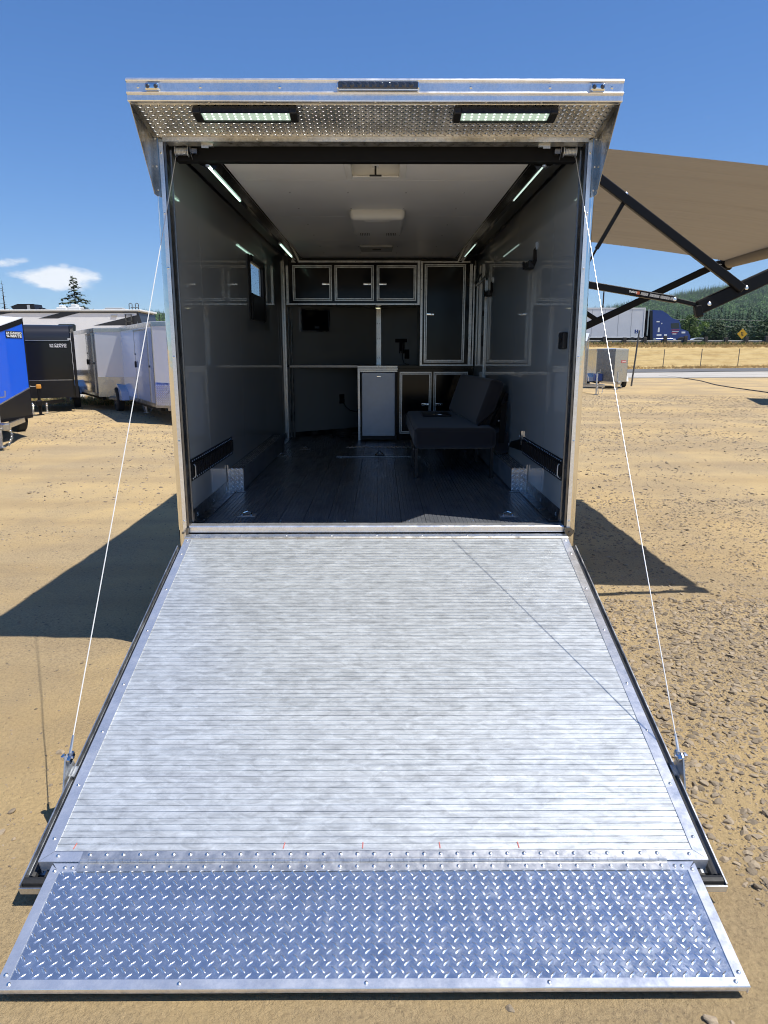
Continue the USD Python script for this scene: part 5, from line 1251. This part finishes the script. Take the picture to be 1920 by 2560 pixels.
def lower_nose(W, V, zc, za, z0, o, apex_y, half):
    """Sheet on one half of the V nose, from the corner to the apex (half = -1 left, 1 right)."""
    d = np.array([-half * W / 2, V]); d /= np.linalg.norm(d)
    n = np.array([d[1], -d[0]]) * (1 if half > 0 else -1)
    n = n if n[0] * half > 0 else -n
    a, b = np.array([half * W / 2, 0]) + n * 0.002, np.array([0, V]) + n * 0.002
    return hull([(p[0] + n[0] * k, p[1] + n[1] * k, z) for p, zt in ((a, zc), (b, za)) for z in (z0, zt) for k in (0, o)])


def cargo(label, loc, rz, W, L, V, z0, z1, side_m, nose_m, guard_m, trim_m, roof_m, gc=0.55, ga=0.55, slant=0.0, door=None, wheels=(), wr=0.34, fend=None, tongue=True, group=None, jack_m='galvanised', extra=None, name='cargo_trailer', reach=0.9):
    t = thing(name, label, 'trailer', loc, rz, group, local=True)
    t.prim.SetCustomDataByKey('group', group or 'cargo trailers parked around the dirt lot')
    h = W / 2
    za = z1 - slant
    t.put('body', (lambda v: (np.array(v), np.array([[0, 1, 5], [0, 5, 4], [1, 2, 6], [1, 6, 5], [3, 0, 4], [3, 4, 7]])))([(-h, 0, z0), (-h, -L, z0), (h, -L, z0), (h, 0, z0), (-h, 0, z1), (-h, -L, z1), (h, -L, z1), (h, 0, z1)])if False else cat(box(-h, h, -L, 0, z0, z1)), side_m, smooth=False)
    for s in (-1, 1):
        p = t.put('nose_panel', hull([(s * h, 0.0, z0), (0, V, z0), (s * h, 0.0, z1 - 0.02), (0, V, za - 0.02), (s * h, -0.01, z0), (0, V - 0.01, z0), (s * h, -0.01, z1 - 0.02), (0, V - 0.01, za - 0.02), (0, -0.01, z0), (0, -0.01, z1 - 0.02)]), nose_m, smooth=False)
        if guard_m:
            p.put('stone_guard', lower_nose(W, V, z0 + gc, z0 + ga, z0, 0.006, V, s), guard_m, smooth=False)
        t.put('corner_trim', box(s * (h - 0.03), s * (h + 0.006), -0.05, 0.012, z0, z1 - 0.01), trim_m, smooth=False)
        t.put('roof_trim', cat(box(s * (h - 0.03), s * (h + 0.012), -L, 0.0, z1 - 0.10, z1 + 0.012), bar((s * (h + 0.004), -0.01, z1 - 0.045), (0, V + 0.006, za - 0.045), 0.02, 0.10)), trim_m, smooth=False)
        t.put('bottom_rail', cat(box(s * (h - 0.03), s * (h + 0.008), -L, 0.0, z0 - 0.04, z0 + 0.05), bar((s * h, 0, z0 - 0.02), (0, V, z0 - 0.02), 0.03, 0.06)), trim_m, smooth=False)
        t.put('marker_light', box(s * (h + 0.012), s * (h + 0.022), -0.09, -0.04, z1 - 0.08, z1 - 0.05, 0.004), 'amber_lens')
        for y in wheels:
            wheel(t, s * (h + 0.155), y, wr, 0.20, s)
            if fend:
                fender(t, s * (h + 0.001), s * (h + 0.20), y, wr, 0.50, fend)
    t.put('roof', hull([(-h, -L, z1), (h, -L, z1), (-h, 0, z1), (h, 0, z1), (0, V, za), (-h, -L, z1 + 0.02), (h, -L, z1 + 0.02), (-h, 0, z1 + 0.02), (h, 0, z1 + 0.02), (0, V, za + 0.02), (0, -L, z1 + 0.05), (0, 0, z1 + 0.05)]), roof_m, smooth=False)
    t.put('underframe', cat(box(-h + 0.1, -h + 0.2, -L, 0, z0 - 0.14, z0), box(h - 0.2, h - 0.1, -L, 0, z0 - 0.14, z0), cyl((-h, wheels[0] if len(wheels) else -1, wr), (h, wheels[0] if len(wheels) else -1, wr), 0.05, 8)), 'black_matt', smooth=False)
    if door:
        y0, y1 = door
        dd = t.put('side_door', box(h + 0.001, h + 0.014, y0, y1, z0 + 0.06, z1 - 0.16), side_m, smooth=False)
        dd.put('door_frame', cat(box(h, h + 0.02, y0 - 0.025, y0 - 0.003, z0 + 0.05, z1 - 0.13), box(h, h + 0.02, y1 + 0.003, y1 + 0.025, z0 + 0.05, z1 - 0.13), box(h, h + 0.03, y0 - 0.03, y1 + 0.03, z1 - 0.157, z1 - 0.125)), trim_m, smooth=False)
        dd.put('handle', cat(box(h + 0.014, h + 0.06, y0 + 0.06, y0 + 0.11, 1.30, 1.46, 0.01), box(h + 0.014, h + 0.03, y0 + 0.0, y0 + 0.05, 1.62, 1.66), rivet((h + 0.002, y1 + 0.10, 1.35), (1, 0, 0), 0.03, 0.02)), 'black_plastic', smooth=False)
    if tongue:
        b = V + reach
        t.put('tongue', cat(bar((-h + 0.25, V * 0.2, z0 - 0.07), (0, b, z0 - 0.07), 0.06, 0.09), bar((h - 0.25, V * 0.2, z0 - 0.07), (0, b, z0 - 0.07), 0.06, 0.09), box(-0.06, 0.06, b - 0.1, b + 0.18, z0 - 0.12, z0 + 0.01, 0.02)), 'grey_metal' if jack_m == 'galvanised' else 'black_matt')
        jk = t.put('jack', cat(cyl((0, b - 0.22, 0.16), (0, b - 0.22, z0 + 0.42), 0.035, 10), cyl((0, b - 0.22, 0.0), (0, b - 0.22, 0.2), 0.026, 10), cyl((0, b - 0.22, 0.0), (0, b - 0.22, 0.015), 0.08, 12)), jack_m)
        jk.put('crank', tube([(0, b - 0.22, z0 + 0.42), (0, b - 0.22, z0 + 0.46), (-0.16, b - 0.22, z0 + 0.47), (-0.17, b - 0.22, z0 + 0.58)], 0.012, 6), 'grey_metal')
        for s in (-1, 1):
            t.put('chain', cat(*[(lambda p: revolve([(0.016, -0.006), (0.024, 0), (0.016, 0.006)], p, (1, 0, 0) if k % 2 else (0, 1, 0), 8))((s * (0.10 + 0.03 * math.sin(k * 0.4)), b - 0.05 + 0.05 * math.sin(k * 0.25), z0 - 0.10 - 0.028 * k)) for k in range(int((z0 - 0.12) / 0.028))]), 'galvanised', kind='stuff')
    if extra:
        extra(t)
    return t


def decal(t, origin, right, up, w, h, words=('CARGO', 'MATE'), back='decal_black', ink='decal_white', mark=True):
    """A name plate: a dark plaque, a woven square mark and two lines of lettering."""
    R, U = np.asarray(right, float), np.asarray(up, float); N = np.cross(R, U)
    o = np.asarray(origin, float)
    q = lambda a, b, c, d, k0, k1: hull([o + R * x + U * y + N * z for x in (a, b) for y in (c, d) for z in (k0, k1)])
    p = t.put('name_plate', q(0, w, 0, h, 0.002, 0.006), back, smooth=False)
    if mark:
        m = h * 0.40
        p.put('emblem', cat(*[q(h * 0.10 + i * m + di, h * 0.10 + i * m + di + m * 0.36, h * 0.10 + j * m + dj, h * 0.10 + j * m + dj + m * 0.36, 0.006, 0.008) for i in (0, 1) for j in (0, 1) for di, dj in ((0.05 * m, 0.5 * m), (0.5 * m, 0.08 * m), (0.5 * m, 0.52 * m) if i == j else (0.05 * m, 0.08 * m))]), ink, smooth=False)
    x0 = h * 1.05 if mark else h * 0.3
    for k, s in enumerate(words):
        hh = h * (0.30 if k == 0 else 0.38) if len(words) > 1 else h * 0.5
        g = meshkit.text_mesh(s, 1.0, 0.002, True)
        wd = g.bounds[1][0]
        sx = (w - x0 - h * 0.12) / wd
        vv = np.array(g.vertices)
        base = h * (0.58 if k == 0 else 0.12) if len(words) > 1 else h * 0.25
        p.put('lettering', (o + R * x0 + vv[:, :1] * sx * R + (vv[:, 1:2] * hh + base) * U + N * 0.0065 + vv[:, 2:] * N, np.array(g.faces)), ink, smooth=False)


zl = lambda x, y, z=0: float(hgt(np.array(x), np.array(y)))
# blue trailer at the left edge
V_, W_ = 0.9, 2.2
hd = np.array([0.73, -0.69]); hd /= np.linalg.norm(hd)


def blue_extra(t):
    h = W_ / 2
    d = np.array([-h, 0.0]) - np.array([0, V_]); d = d / np.linalg.norm(d)     # apex to left corner, the viewer's right
    n = np.array([-h, 0.0])
    c = np.array([-h, 0.0, 0.0])
    Rv = np.array([d[0], d[1], 0]); Nv = np.array([-V_, h, 0]); Nv /= np.linalg.norm(Nv)
    if np.dot(np.cross(Rv, [0, 0, 1]), Nv) < 0:
        Rv = -Rv
    zz = 2.02
    decal(t, c - Rv * 0.64 + [0, 0, zz] + Nv * 0.003, Rv, (0, 0, 1), 0.56, 0.135)
    t.put('guard_trim', bar(c + Nv * 0.006 + [0, 0, 1.03], np.array([0, V_, 0.68]) + Nv * 0.006, 0.012, 0.025), 'grey_metal', smooth=False)


_gz = zl(-7.6, 14.5)
cargo('bright blue cargo trailer with black tread plate at the left edge', (-8.01, 14.15, _gz), math.degrees(math.atan2(-hd[0], hd[1])), W_, 4.2, V_, 0.60 - _gz, 2.55 - _gz, 'blue_paint', 'blue_paint', 'black_tread', 'black_matt', 'white_paint', gc=0.55, ga=0.20, slant=0.33, wheels=(-1.25,), wr=0.33, extra=blue_extra, reach=0.62)


# black trailer with a rounded flat front
def black_trailer():
    z = zl(-9.5, 20)
    t = thing('cargo_trailer', 'glossy black flat fronted cargo trailer between the blue and silver trailers', 'trailer', (-9.62, 20.38, z), math.degrees(math.atan2(-0.40, -0.92)), 'cargo trailers parked around the dirt lot', local=True)
    h, z0, z1 = 0.95, 0.62 - z, 2.64 - z
    r = 0.34
    prof = [(-2.8, z0), (0, z0), (0, z1 - r)] + [(-r + r * math.cos(a), z1 - r + r * math.sin(a)) for a in np.linspace(0, math.pi / 2, 9)][1:] + [(-2.8, z1)]
    t.put('body', extrude(prof, -h + 0.02, h - 0.02, 'x'), 'black_paint', smooth=35)
    cap = [(0.004, z1 - r - 0.08), (0.004, z1 - r)] + [(-r + (r + 0.004) * math.cos(a), z1 - r + (r + 0.004) * math.sin(a)) for a in np.linspace(0, math.pi / 2, 10)][1:]
    t.put('nose_cap', extrude(cap + [(y - 0.003, q - 0.003) for y, q in cap[::-1]], -h + 0.05, h - 0.05, 'x'), 'black_cap', smooth=40)
    for s in (-1, 1):
        t.put('corner_trim', cat(extrude([(y, q) for y, q in [(0.012, z0), (0.012, z1 - r)] + [(-r + (r + 0.012) * math.cos(a), z1 - r + (r + 0.012) * math.sin(a)) for a in np.linspace(0, math.pi / 2, 8)][1:] + [(-r, z1 - 0.12), (-0.14, z1 - r), (-0.14, z0)]], s * h - 0.07, s * h + 0.01, 'x')), 'black_tread', smooth=40)
        wheel(t, s * (h + 0.02), -1.7, 0.33, 0.2, s)
        t.put('marker_light', box(s * (h - 0.10), s * (h - 0.02), 0.01, 0.02, z1 - 0.40, z1 - 0.37), 'decal_white', smooth=False)
    t.put('stone_guard', box(-h + 0.07, h - 0.07, 0.002, 0.007, z0, z0 + 0.50), 'black_tread', smooth=False)
    t.put('front_trim', cat(box(-h + 0.07, h - 0.07, 0.003, 0.012, z0 + 0.49, z0 + 0.505), box(-h + 0.06, h - 0.06, 0.003, 0.016, z1 - r - 0.10, z1 - r - 0.08)), 'grey_metal', smooth=False)
    t.put('reflector', box(0.28, 0.34, 0.008, 0.016, z0 + 0.50, z0 + 0.53), 'decal_white', smooth=False)
    decal(t, (-0.36, 0.006, z1 - r - 0.29), (-1, 0, 0), (0, 0, 1), 0.46, 0.125)
    t.put('underframe', cat(box(-0.75, -0.67, -2.7, 0.1, z0 - 0.13, z0), box(0.67, 0.75, -2.7, 0.1, z0 - 0.13, z0)), 'black_matt', smooth=False)
    t.put('tongue', cat(bar((-0.6, 0, z0 - 0.08), (0, 1.1, z0 - 0.08), 0.06, 0.1), bar((0.6, 0, z0 - 0.08), (0, 1.1, z0 - 0.08), 0.06, 0.1), box(-0.07, 0.07, 1.0, 1.3, z0 - 0.13, z0 + 0.01, 0.02)), 'black_matt', smooth=False)
    j = t.put('jack', cat(cyl((0, 0.95, 0.0), (0, 0.95, z0 + 0.30), 0.04, 10), cyl((0, 0.95, 0), (0, 0.95, 0.02), 0.09, 12)), 'black_matt')
    j.put('jack_head', cat(rbox(-0.08, 0.05, 0.90, 1.0, z0 + 0.30, z0 + 0.42, 0.03, 3)), 'orange_plastic', smooth=True)
    j.put('crank', tube([(0.05, 0.95, z0 + 0.36), (0.22, 0.95, z0 + 0.38), (0.24, 0.95, z0 + 0.52)], 0.011, 6), 'grey_metal')
    for s in (-1, 1):
        t.put('chain', cat(*[revolve([(0.018, -0.007), (0.027, 0), (0.018, 0.007)], (s * 0.17, 1.05, z0 - 0.10 - 0.032 * k), (1, 0, 0) if k % 2 else (0, 1, 0), 8) for k in range(int((z0 - 0.10) / 0.032))]), 'chrome', kind='stuff')


black_trailer()


def lug_guard(W, V, z0, zc, s):
    d = np.array([-s * W / 2, V, 0]); L = np.linalg.norm(d); d /= L
    a = np.array([s * W / 2, 0, z0])
    n = np.cross(d, [0, 0, 1.0])
    U = d if n[0] * s > 0 else -d
    if n[0] * s < 0:
        a = np.array([0, V, z0])
    nn = np.cross(U, [0, 0, 1.0])
    return tread(a + nn * 0.008, U, np.array([0, 0, 1.0]), int(L / 0.055), int((zc - z0) / 0.055), 0.055, 0.045, 0.016, 0.006)


z = zl(-8.4, 21.3)
W2, V2 = 1.9, 0.9
hs_ = np.array([0.514, -0.857])
C = np.array([-8.21, 21.05]); o = C + (W2 / 2) * np.array([0.857, 0.514])
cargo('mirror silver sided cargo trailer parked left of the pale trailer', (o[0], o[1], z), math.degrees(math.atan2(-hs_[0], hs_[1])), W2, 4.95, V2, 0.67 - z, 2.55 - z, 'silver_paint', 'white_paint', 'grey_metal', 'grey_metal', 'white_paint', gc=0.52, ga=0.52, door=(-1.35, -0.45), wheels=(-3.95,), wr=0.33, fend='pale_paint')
z = zl(-5.4, 17.5)
hw_ = np.array([0.48, -0.877])
C = np.array([-5.32, 17.1]); o = C + (W2 / 2) * np.array([0.877, 0.48])


def w2_extra(t):
    for s in (-1, 1):
        t.put('guard_lugs', lug_guard(W2, V2, 0.64 - z, 1.18 - z, s), 'tread_lugs', smooth=50, kind='stuff')
    t.put('reflector', box(W2 / 2 + 0.002, W2 / 2 + 0.01, -5.55, -5.05, 1.02, 1.06), 'decal_white', smooth=False)


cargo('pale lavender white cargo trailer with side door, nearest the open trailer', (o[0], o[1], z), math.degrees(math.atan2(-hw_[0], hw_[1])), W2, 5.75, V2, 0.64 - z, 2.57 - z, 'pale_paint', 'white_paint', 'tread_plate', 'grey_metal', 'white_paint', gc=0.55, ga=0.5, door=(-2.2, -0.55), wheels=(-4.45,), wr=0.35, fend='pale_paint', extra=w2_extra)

# the two silver trailers on the right and one just outside the picture
z = zl(8.0, 30)
cargo('taller silver cargo trailer half hidden behind the right corner post', (7.88, 30.1, z), 208.6, 2.0, 4.2, 0.9, 0.66 - z, 2.66 - z, 'grey_metal', 'grey_metal', None, 'grey_metal', 'white_paint', slant=0.34, wheels=(-2.2,), wr=0.34, fend='grey_metal')
z = zl(10.7, 34)


def st2_extra(t):
    W, V = 1.42, 0.6
    d = np.array([W / 2, V, 0]); d /= np.linalg.norm(d)
    a = np.array([-W / 2, 0, 0.0]); nn = np.array([-V, W / 2, 0]); nn /= np.linalg.norm(nn)
    # the sunlit half of the nose: viewer's right is towards the corner
    p0 = np.array([0, V, 0]) - d * (0.44)
    decal(t, p0 + [0, 0, 1.17] + nn * 0.004, -d, (0, 0, 1), 0.36, 0.10, ('CARGO',), 'decal_red', 'decal_white', False)
    t.put('toolbox', box(0.45, 0.80, 0.02, 0.30, 0.34, 0.66, 0.02), 'blue_plastic')


cargo('small silver single axle cargo trailer with red and white name plate', (10.75, 33.6, z), math.degrees(math.atan2(0.09, -0.996)), 1.42, 2.5, 0.6, 0.62 - z, 2.04 - z, 'grey_metal', 'grey_metal', None, 'grey_metal', 'white_paint', wheels=(-1.2,), wr=0.28, fend='white_paint', extra=st2_extra)
z = zl(15, 23)
cargo('silver cargo trailer parked just beyond the right edge of the picture', (14.35, 22.3, z), 160, 2.0, 3.6, 0.9, 0.4, 2.3, 'grey_metal', 'grey_metal', None, 'grey_metal', 'white_paint', wheels=(-2.0,), wr=0.34, fend='grey_metal')


# motorhome at the back
def motorhome():
    z = zl(-18, 36)
    t = thing('motorhome', 'long white motorhome with dark swooshes parked behind the cargo trailers', 'motorhome', (-18, 37.3, z))
    Y = 36.0
    q = lambda x, y: at(x * 440 / 1659, 640 + y * 440 / 1659, Y)
    XR, ZT = q(1300, 520)[0], q(600, 522)[2]
    t.put('body', hull([(-27, Y, 1.0), (-27, Y + 2.5, 1.0), (XR - 0.15, Y, 1.0), (XR - 0.15, Y + 2.5, 1.0), (-27, Y, ZT), (-27, Y + 2.5, ZT), (XR, Y, ZT), (XR, Y + 2.5, ZT), (XR + 0.35, Y, ZT - 1.3), (XR + 0.35, Y + 2.5, ZT - 1.3)]), 'rv_body', smooth=False)
    t.put('end_cap', hull([(XR + 0.01, Y - 0.01, ZT - 0.02), (XR + 0.01, Y + 2.51, ZT - 0.02), (XR + 0.37, Y - 0.01, ZT - 1.3), (XR + 0.37, Y + 2.51, ZT - 1.3), (XR - 0.08, Y - 0.01, ZT - 0.02), (XR - 0.08, Y + 2.51, ZT - 0.02), (XR + 0.0, Y - 0.01, ZT - 1.3), (XR, Y + 2.51, ZT - 1.3)]), 'rv_graphic', smooth=False)
    t.put('roof_edge', box(-27.1, XR + 0.15, Y - 0.06, Y + 2.56, ZT, ZT + 0.09, 0.02), 'white_plastic')
    t.put('gutter', box(-27.0, XR + 0.02, Y - 0.03, Y - 0.002, ZT - 0.07, ZT - 0.004), 'rv_graphic', smooth=False)

    def patch(name, pts, m, o=0.006):
        g = [q(*p) for p in pts]
        t.put(name, hull([(p[0], Y - k, p[2]) for p in g for k in (0.001, o)]), m, smooth=False)
    patch('swoosh', ((365, 588), (545, 588), (775, 529), (590, 529)), 'rv_graphic')
    patch('swoosh', ((885, 655), (1296, 650), (1296, 556)), 'rv_graphic')
    patch('swoosh', ((-200, 590), (0, 553), (130, 531), (-200, 531)), 'rv_graphic')
    patch('window', ((548, 650), (560, 642), (700, 642), (715, 655), (715, 835), (548, 835)), 'window_dark', 0.03)
    patch('window_sill', ((540, 836), (725, 836), (725, 846), (540, 846)), 'rv_graphic', 0.05)
    patch('vent_cover', ((1050, 555), (1103, 555), (1103, 573), (1050, 573)), 'grey_plastic', 0.03)
    patch('stripe', ((560, 894), (900, 894), (900, 902), (560, 902)), 'rv_stripe', 0.01)
    patch('lower_graphic', ((560, 935), (690, 930), (690, 955), (560, 968)), 'rv_graphic')
    patch('lower_graphic', ((560, 1035), (690, 1020), (690, 1250), (560, 1250)), 'rv_graphic')
    # pale diamond lattice printed over the dark lower graphic
    bars = []
    for k in range(-14, 24):
        for sgn in (-1, 1):
            for lo, hi in ((1032, 1248), (940, 962)):
                xa = 560 + k * 13
                xb = xa + sgn * (hi - lo) * 0.8
                pa, pb = np.array([xa, lo]), np.array([xb, hi])
                tt = [0, 1]
                for side, lim in ((0, 562), (1, 688)):
                    if abs(xb - xa) > 1e-6:
                        s_ = (lim - xa) / (xb - xa)
                        if (xb > xa) == (side == 0):
                            tt[0] = max(tt[0], s_)
                        else:
                            tt[1] = min(tt[1], s_)
                if tt[1] - tt[0] > 0.03:
                    a, b = q(*(pa + (pb - pa) * tt[0])), q(*(pa + (pb - pa) * tt[1]))
                    a[1] = b[1] = Y - 0.009
                    bars.append(bar(a, b, 0.004, 0.022))
    t.put('lattice_print', cat(*bars), 'rv_body', smooth=False, kind='stuff')
    a0, a1 = q(15, 505), q(250, 440)
    t.put('air_conditioner', hull([(a0[0] + 0.15, Y + 0.9, a0[2]), (a1[0], Y + 0.9, a0[2]), (a0[0], Y + 0.9, a0[2] + 0.2), (a0[0] + 0.35, Y + 0.9, a1[2]), (a1[0] - 0.1, Y + 0.9, a1[2]), (a0[0] + 0.15, Y + 1.8, a0[2]), (a1[0], Y + 1.8, a0[2]), (a0[0], Y + 1.8, a0[2] + 0.2), (a0[0] + 0.35, Y + 1.8, a1[2]), (a1[0] - 0.1, Y + 1.8, a1[2])]), 'black_plastic', smooth=False)
    b0 = q(175, 500)
    t.put('vent_slot', box(b0[0], b0[0] + 0.14, Y + 0.88, Y + 0.905, b0[2], b0[2] + 0.25), 'grey_plastic', smooth=False)
    for x0_, x1_, h_, m in ((265, 360, 0.13, 'black_plastic'), (460, 560, 0.25, 'white_plastic'), (575, 690, 0.30, 'white_plastic'), (905, 1135, 0.13, 'grey_plastic'), (700, 770, 0.12, 'black_plastic')):
        p, p2 = q(x0_, 512), q(x1_, 512)
        t.put('roof_vent', cat(box(p[0], p2[0], Y + 0.8, Y + 1.4, p[2] + 0.05, p[2] + 0.05 + h_ * 0.55, 0.03), box(p[0] + 0.1, p2[0] - 0.2, Y + 0.9, Y + 1.3, p[2] + 0.05 + h_ * 0.5, p[2] + 0.05 + h_, 0.03)), m)
    rl = []
    for xx in (1190, 1250):
        p = q(xx, 505)
        rl.append(tube([(p[0] - 0.05, Y + 0.6, p[2]), (p[0] - 0.05, Y + 0.6, p[2] + 0.30), (p[0] + 0.03, Y + 0.6, p[2] + 0.34), (p[0] + 0.1, Y + 0.6, p[2] + 0.30), (p[0] + 0.1, Y + 0.6, p[2])], 0.02, 6))
    rl.append(tube([q(1195, 490) + [0, 0.6, 0.05], q(1265, 490) + [0, 0.6, 0.05]], 0.02, 6))
    t.put('ladder_rail', cat(*rl), 'fence_metal')
    la, lb = q(1185, 550), q(1255, 640)
    t.put('ladder', cat(box(la[0], la[0] + 0.05, Y - 0.14, Y - 0.10, lb[2] - 0.4, la[2]), box(lb[0] - 0.05, lb[0], Y - 0.14, Y - 0.10, lb[2] - 0.4, la[2]), *[box(la[0], lb[0], Y - 0.14, Y - 0.10, zz, zz + 0.04) for zz in np.arange(lb[2] - 0.2, la[2], 0.3)]), 'fence_metal', smooth=False)
    for x in (-22, -20.9, -15.5):
        t.put('wheel', revolve([(0.2, -0.12), (0.42, -0.12), (0.45, 0), (0.42, 0.12), (0.2, 0.12)], (x, Y + 0.2, z + 0.45), (0, 1, 0), 20), 'tyre')
    t.put('skirt', box(-26.8, XR - 0.3, Y + 0.05, Y + 2.4, z + 0.45, 1.0), 'rv_graphic', smooth=False)


motorhome()


# articulated truck on the highway
def truck():
    Y, zg = 75.0, 2.47
    t = thing('semi_truck', 'blue tractor truck pulling a long white box trailer along the highway', 'truck', (24, 76.2, zg))
    q = lambda a, b: at(1560 + a * 360 / 1659, 700 + b * 360 / 1659, Y)
    p = q(250, 320); XB, ZT, ZB = p[0], p[2], q(250, 668)[2]
    t.put('box_trailer', box(XB - 16, XB, Y, Y + 2.6, ZB, ZT, 0.03), 'truck_box', smooth=False)
    t.put('trailer_edge', cat(box(XB - 16, XB + 0.02, Y - 0.02, Y, ZT - 0.16, ZT + 0.01), box(XB - 0.12, XB + 0.02, Y - 0.03, Y, ZB, ZT), box(XB - 16, XB, Y - 0.02, Y, ZB, ZB + 0.12)), 'white_plastic', smooth=False)
    t.put('panel_seams', cat(*[box(XB - 1.35 * k - 0.02, XB - 1.35 * k, Y - 0.008, Y, ZB + 0.12, ZT - 0.16) for k in range(1, 11)]), 'rail_metal', smooth=False, kind='stuff')
    a, b = q(122, 612), q(164, 572)
    t.put('door_emblem', box(a[0], b[0], Y - 0.012, Y - 0.001, a[2], b[2]), 'truck_blue', smooth=False).put('emblem_mark', cat(box(a[0] + .12, b[0] - .12, Y - 0.018, Y - 0.012, a[2] + .12, b[2] - .3), box(a[0] + .22, b[0] - .22, Y - 0.018, Y - 0.012, a[2] + .5, b[2] - .12)), 'decal_white', smooth=False)
    cab = [q(*c) for c in ((330, 345), (440, 350), (505, 392), (560, 440), (635, 465), (650, 500), (655, 560), (742, 590), (765, 640), (765, 700), (330, 712))]
    t.put('cab', extrude([(c[0], c[2]) for c in cab], Y + 0.05, Y + 2.5, 'y'), 'truck_blue', smooth=False)
    t.put('sleeper_gap', box(q(262, 345)[0], q(331, 345)[0], Y + 0.3, Y + 2.3, q(262, 710)[2], q(262, 350)[2]), 'black_matt', smooth=False)
    t.put('side_fairing', hull([(q(*c)[0], Y + k, q(*c)[2]) for c in ((300, 360), (332, 350), (332, 690), (300, 690)) for k in (0.02, 0.05)]), 'black_paint', smooth=False)
    w = [q(*c) for c in ((545, 500), (632, 492), (640, 556), (545, 556))]
    t.put('side_window', hull([(c[0], Y + k, c[2]) for c in w for k in (0.03, 0.052)]), 'window_dark', smooth=False)
    ws = [q(*c) for c in ((638, 478), (652, 505), (655, 556), (645, 556))]
    t.put('windshield', hull([(c[0] + 0.02, Y + k, c[2]) for c in ws for k in (0.15, 2.4)]), 'window_dark', smooth=False)
    for x0, y0, x1, y1, m in ((376, 472, 412, 486, 'decal_white'), (432, 494, 442, 508, 'decal_white'), (390, 548, 414, 600, 'decal_white'), (378, 622, 434, 646, 'decal_white'), (462, 622, 498, 644, 'decal_white'), (340, 668, 520, 690, 'grey_metal'), (520, 676, 552, 690, 'decal_white'), (566, 676, 598, 690, 'decal_white'), (664, 594, 708, 614, 'decal_white'), (548, 572, 640, 578, 'decal_red'), (556, 590, 634, 596, 'decal_white'), (548, 604, 620, 612, 'decal_red'), (560, 616, 604, 626, 'decal_white')):
        c, e = q(x0, y1), q(x1, y0)
        t.put('cab_marking', box(c[0], e[0], Y + 0.035, Y + 0.052, c[2], e[2]), m, smooth=False)
    c = q(288, 455)
    t.put('exhaust_stack', cyl((c[0], Y + 0.2, c[2] - 1.6), (c[0], Y + 0.2, c[2] + 1.0), 0.09, 10), 'grey_metal')
    c = q(600, 640)
    t.put('fuel_tank', cyl((q(370, 700)[0], Y + 0.25, 3.15), (q(560, 700)[0], Y + 0.25, 3.15), 0.32, 14), 'truck_blue')
    for a, b, r in ((665, 690, 0.52), (165, 735, 0.52), (90, 735, 0.52)):
        p = q(a, b)
        wh = t.put('wheel', revolve([(0.26, -0.14), (0.48, -0.14), (0.52, -0.08), (0.52, 0.08), (0.48, 0.14), (0.26, 0.14)], (p[0], Y + 0.12, zg + 0.52), (0, 1, 0), 24), 'tyre')
        wh.put('rim', revolve([(0.0001, 0.1), (0.1, 0.1), (0.2, 0.02), (0.27, 0.13), (0.29, 0.14)], (p[0], Y + 0.12, zg + 0.52), (0, -1, 0), 20), 'grey_metal')
    for X in (XB - 14.5, XB - 13.2):
        t.put('wheel', revolve([(0.26, -0.14), (0.48, -0.14), (0.52, 0), (0.48, 0.14), (0.26, 0.14)], (X, Y + 0.15, zg + 0.52), (0, 1, 0), 20), 'tyre')
    t.put('chassis', cat(box(XB - 16, q(640, 700)[0], Y + 0.9, Y + 1.1, ZB - 0.4, ZB), box(XB - 16, q(640, 700)[0], Y + 1.6, Y + 1.8, ZB - 0.4, ZB), box(XB - 11, XB - 3.0, Y + 0.05, Y + 0.12, ZB - 0.55, ZB - 0.42)), 'fence_metal', smooth=False)
    p = q(243, 690)
    t.put('air_tank', hull([(p[0] - .14, Y + .1, p[2] + .16), (p[0] + .14, Y + .1, p[2] + .16), (p[0], Y + .1, p[2] - .18), (p[0] - .14, Y + .3, p[2] + .16), (p[0] + .14, Y + .3, p[2] + .16), (p[0], Y + .3, p[2] - .18)]), 'white_plastic', smooth=False)


truck()
# white car beyond the truck
Yc = 160.0
zc = float(hgt(np.array(55.0), np.array(Yc))) + 0.05
x0 = at_px(1724, Yc)
ca = thing('car', 'white car half hidden by the guardrail in front of the blue truck', 'car', (x0 + 2.0, Yc, zc))
pr = [(0, 0.35), (0, 0.85), (0.35, 1.0), (1.0, 1.38), (1.7, 1.52), (2.8, 1.50), (3.6, 1.2), (3.95, 1.05), (4.0, 0.35)]
ca.put('body', extrude([(x0 + a, zc + b) for a, b in pr], Yc, Yc + 1.75, 'y'), 'white_paint', smooth=False)
ca.put('window', extrude([(x0 + a, zc + b) for a, b in ((0.62, 1.02), (1.15, 1.34), (1.8, 1.42), (2.7, 1.40), (3.25, 1.16), (3.2, 1.04))], Yc - 0.02, Yc - 0.002, 'y'), 'window_dark', smooth=False)
for a in (0.75, 3.2):
    ca.put('wheel', revolve([(0.18, -0.1), (0.33, -0.1), (0.33, 0.1), (0.18, 0.1)], (x0 + a, Yc + 0.1, zc + 0.33), (0, 1, 0), 18), 'tyre')
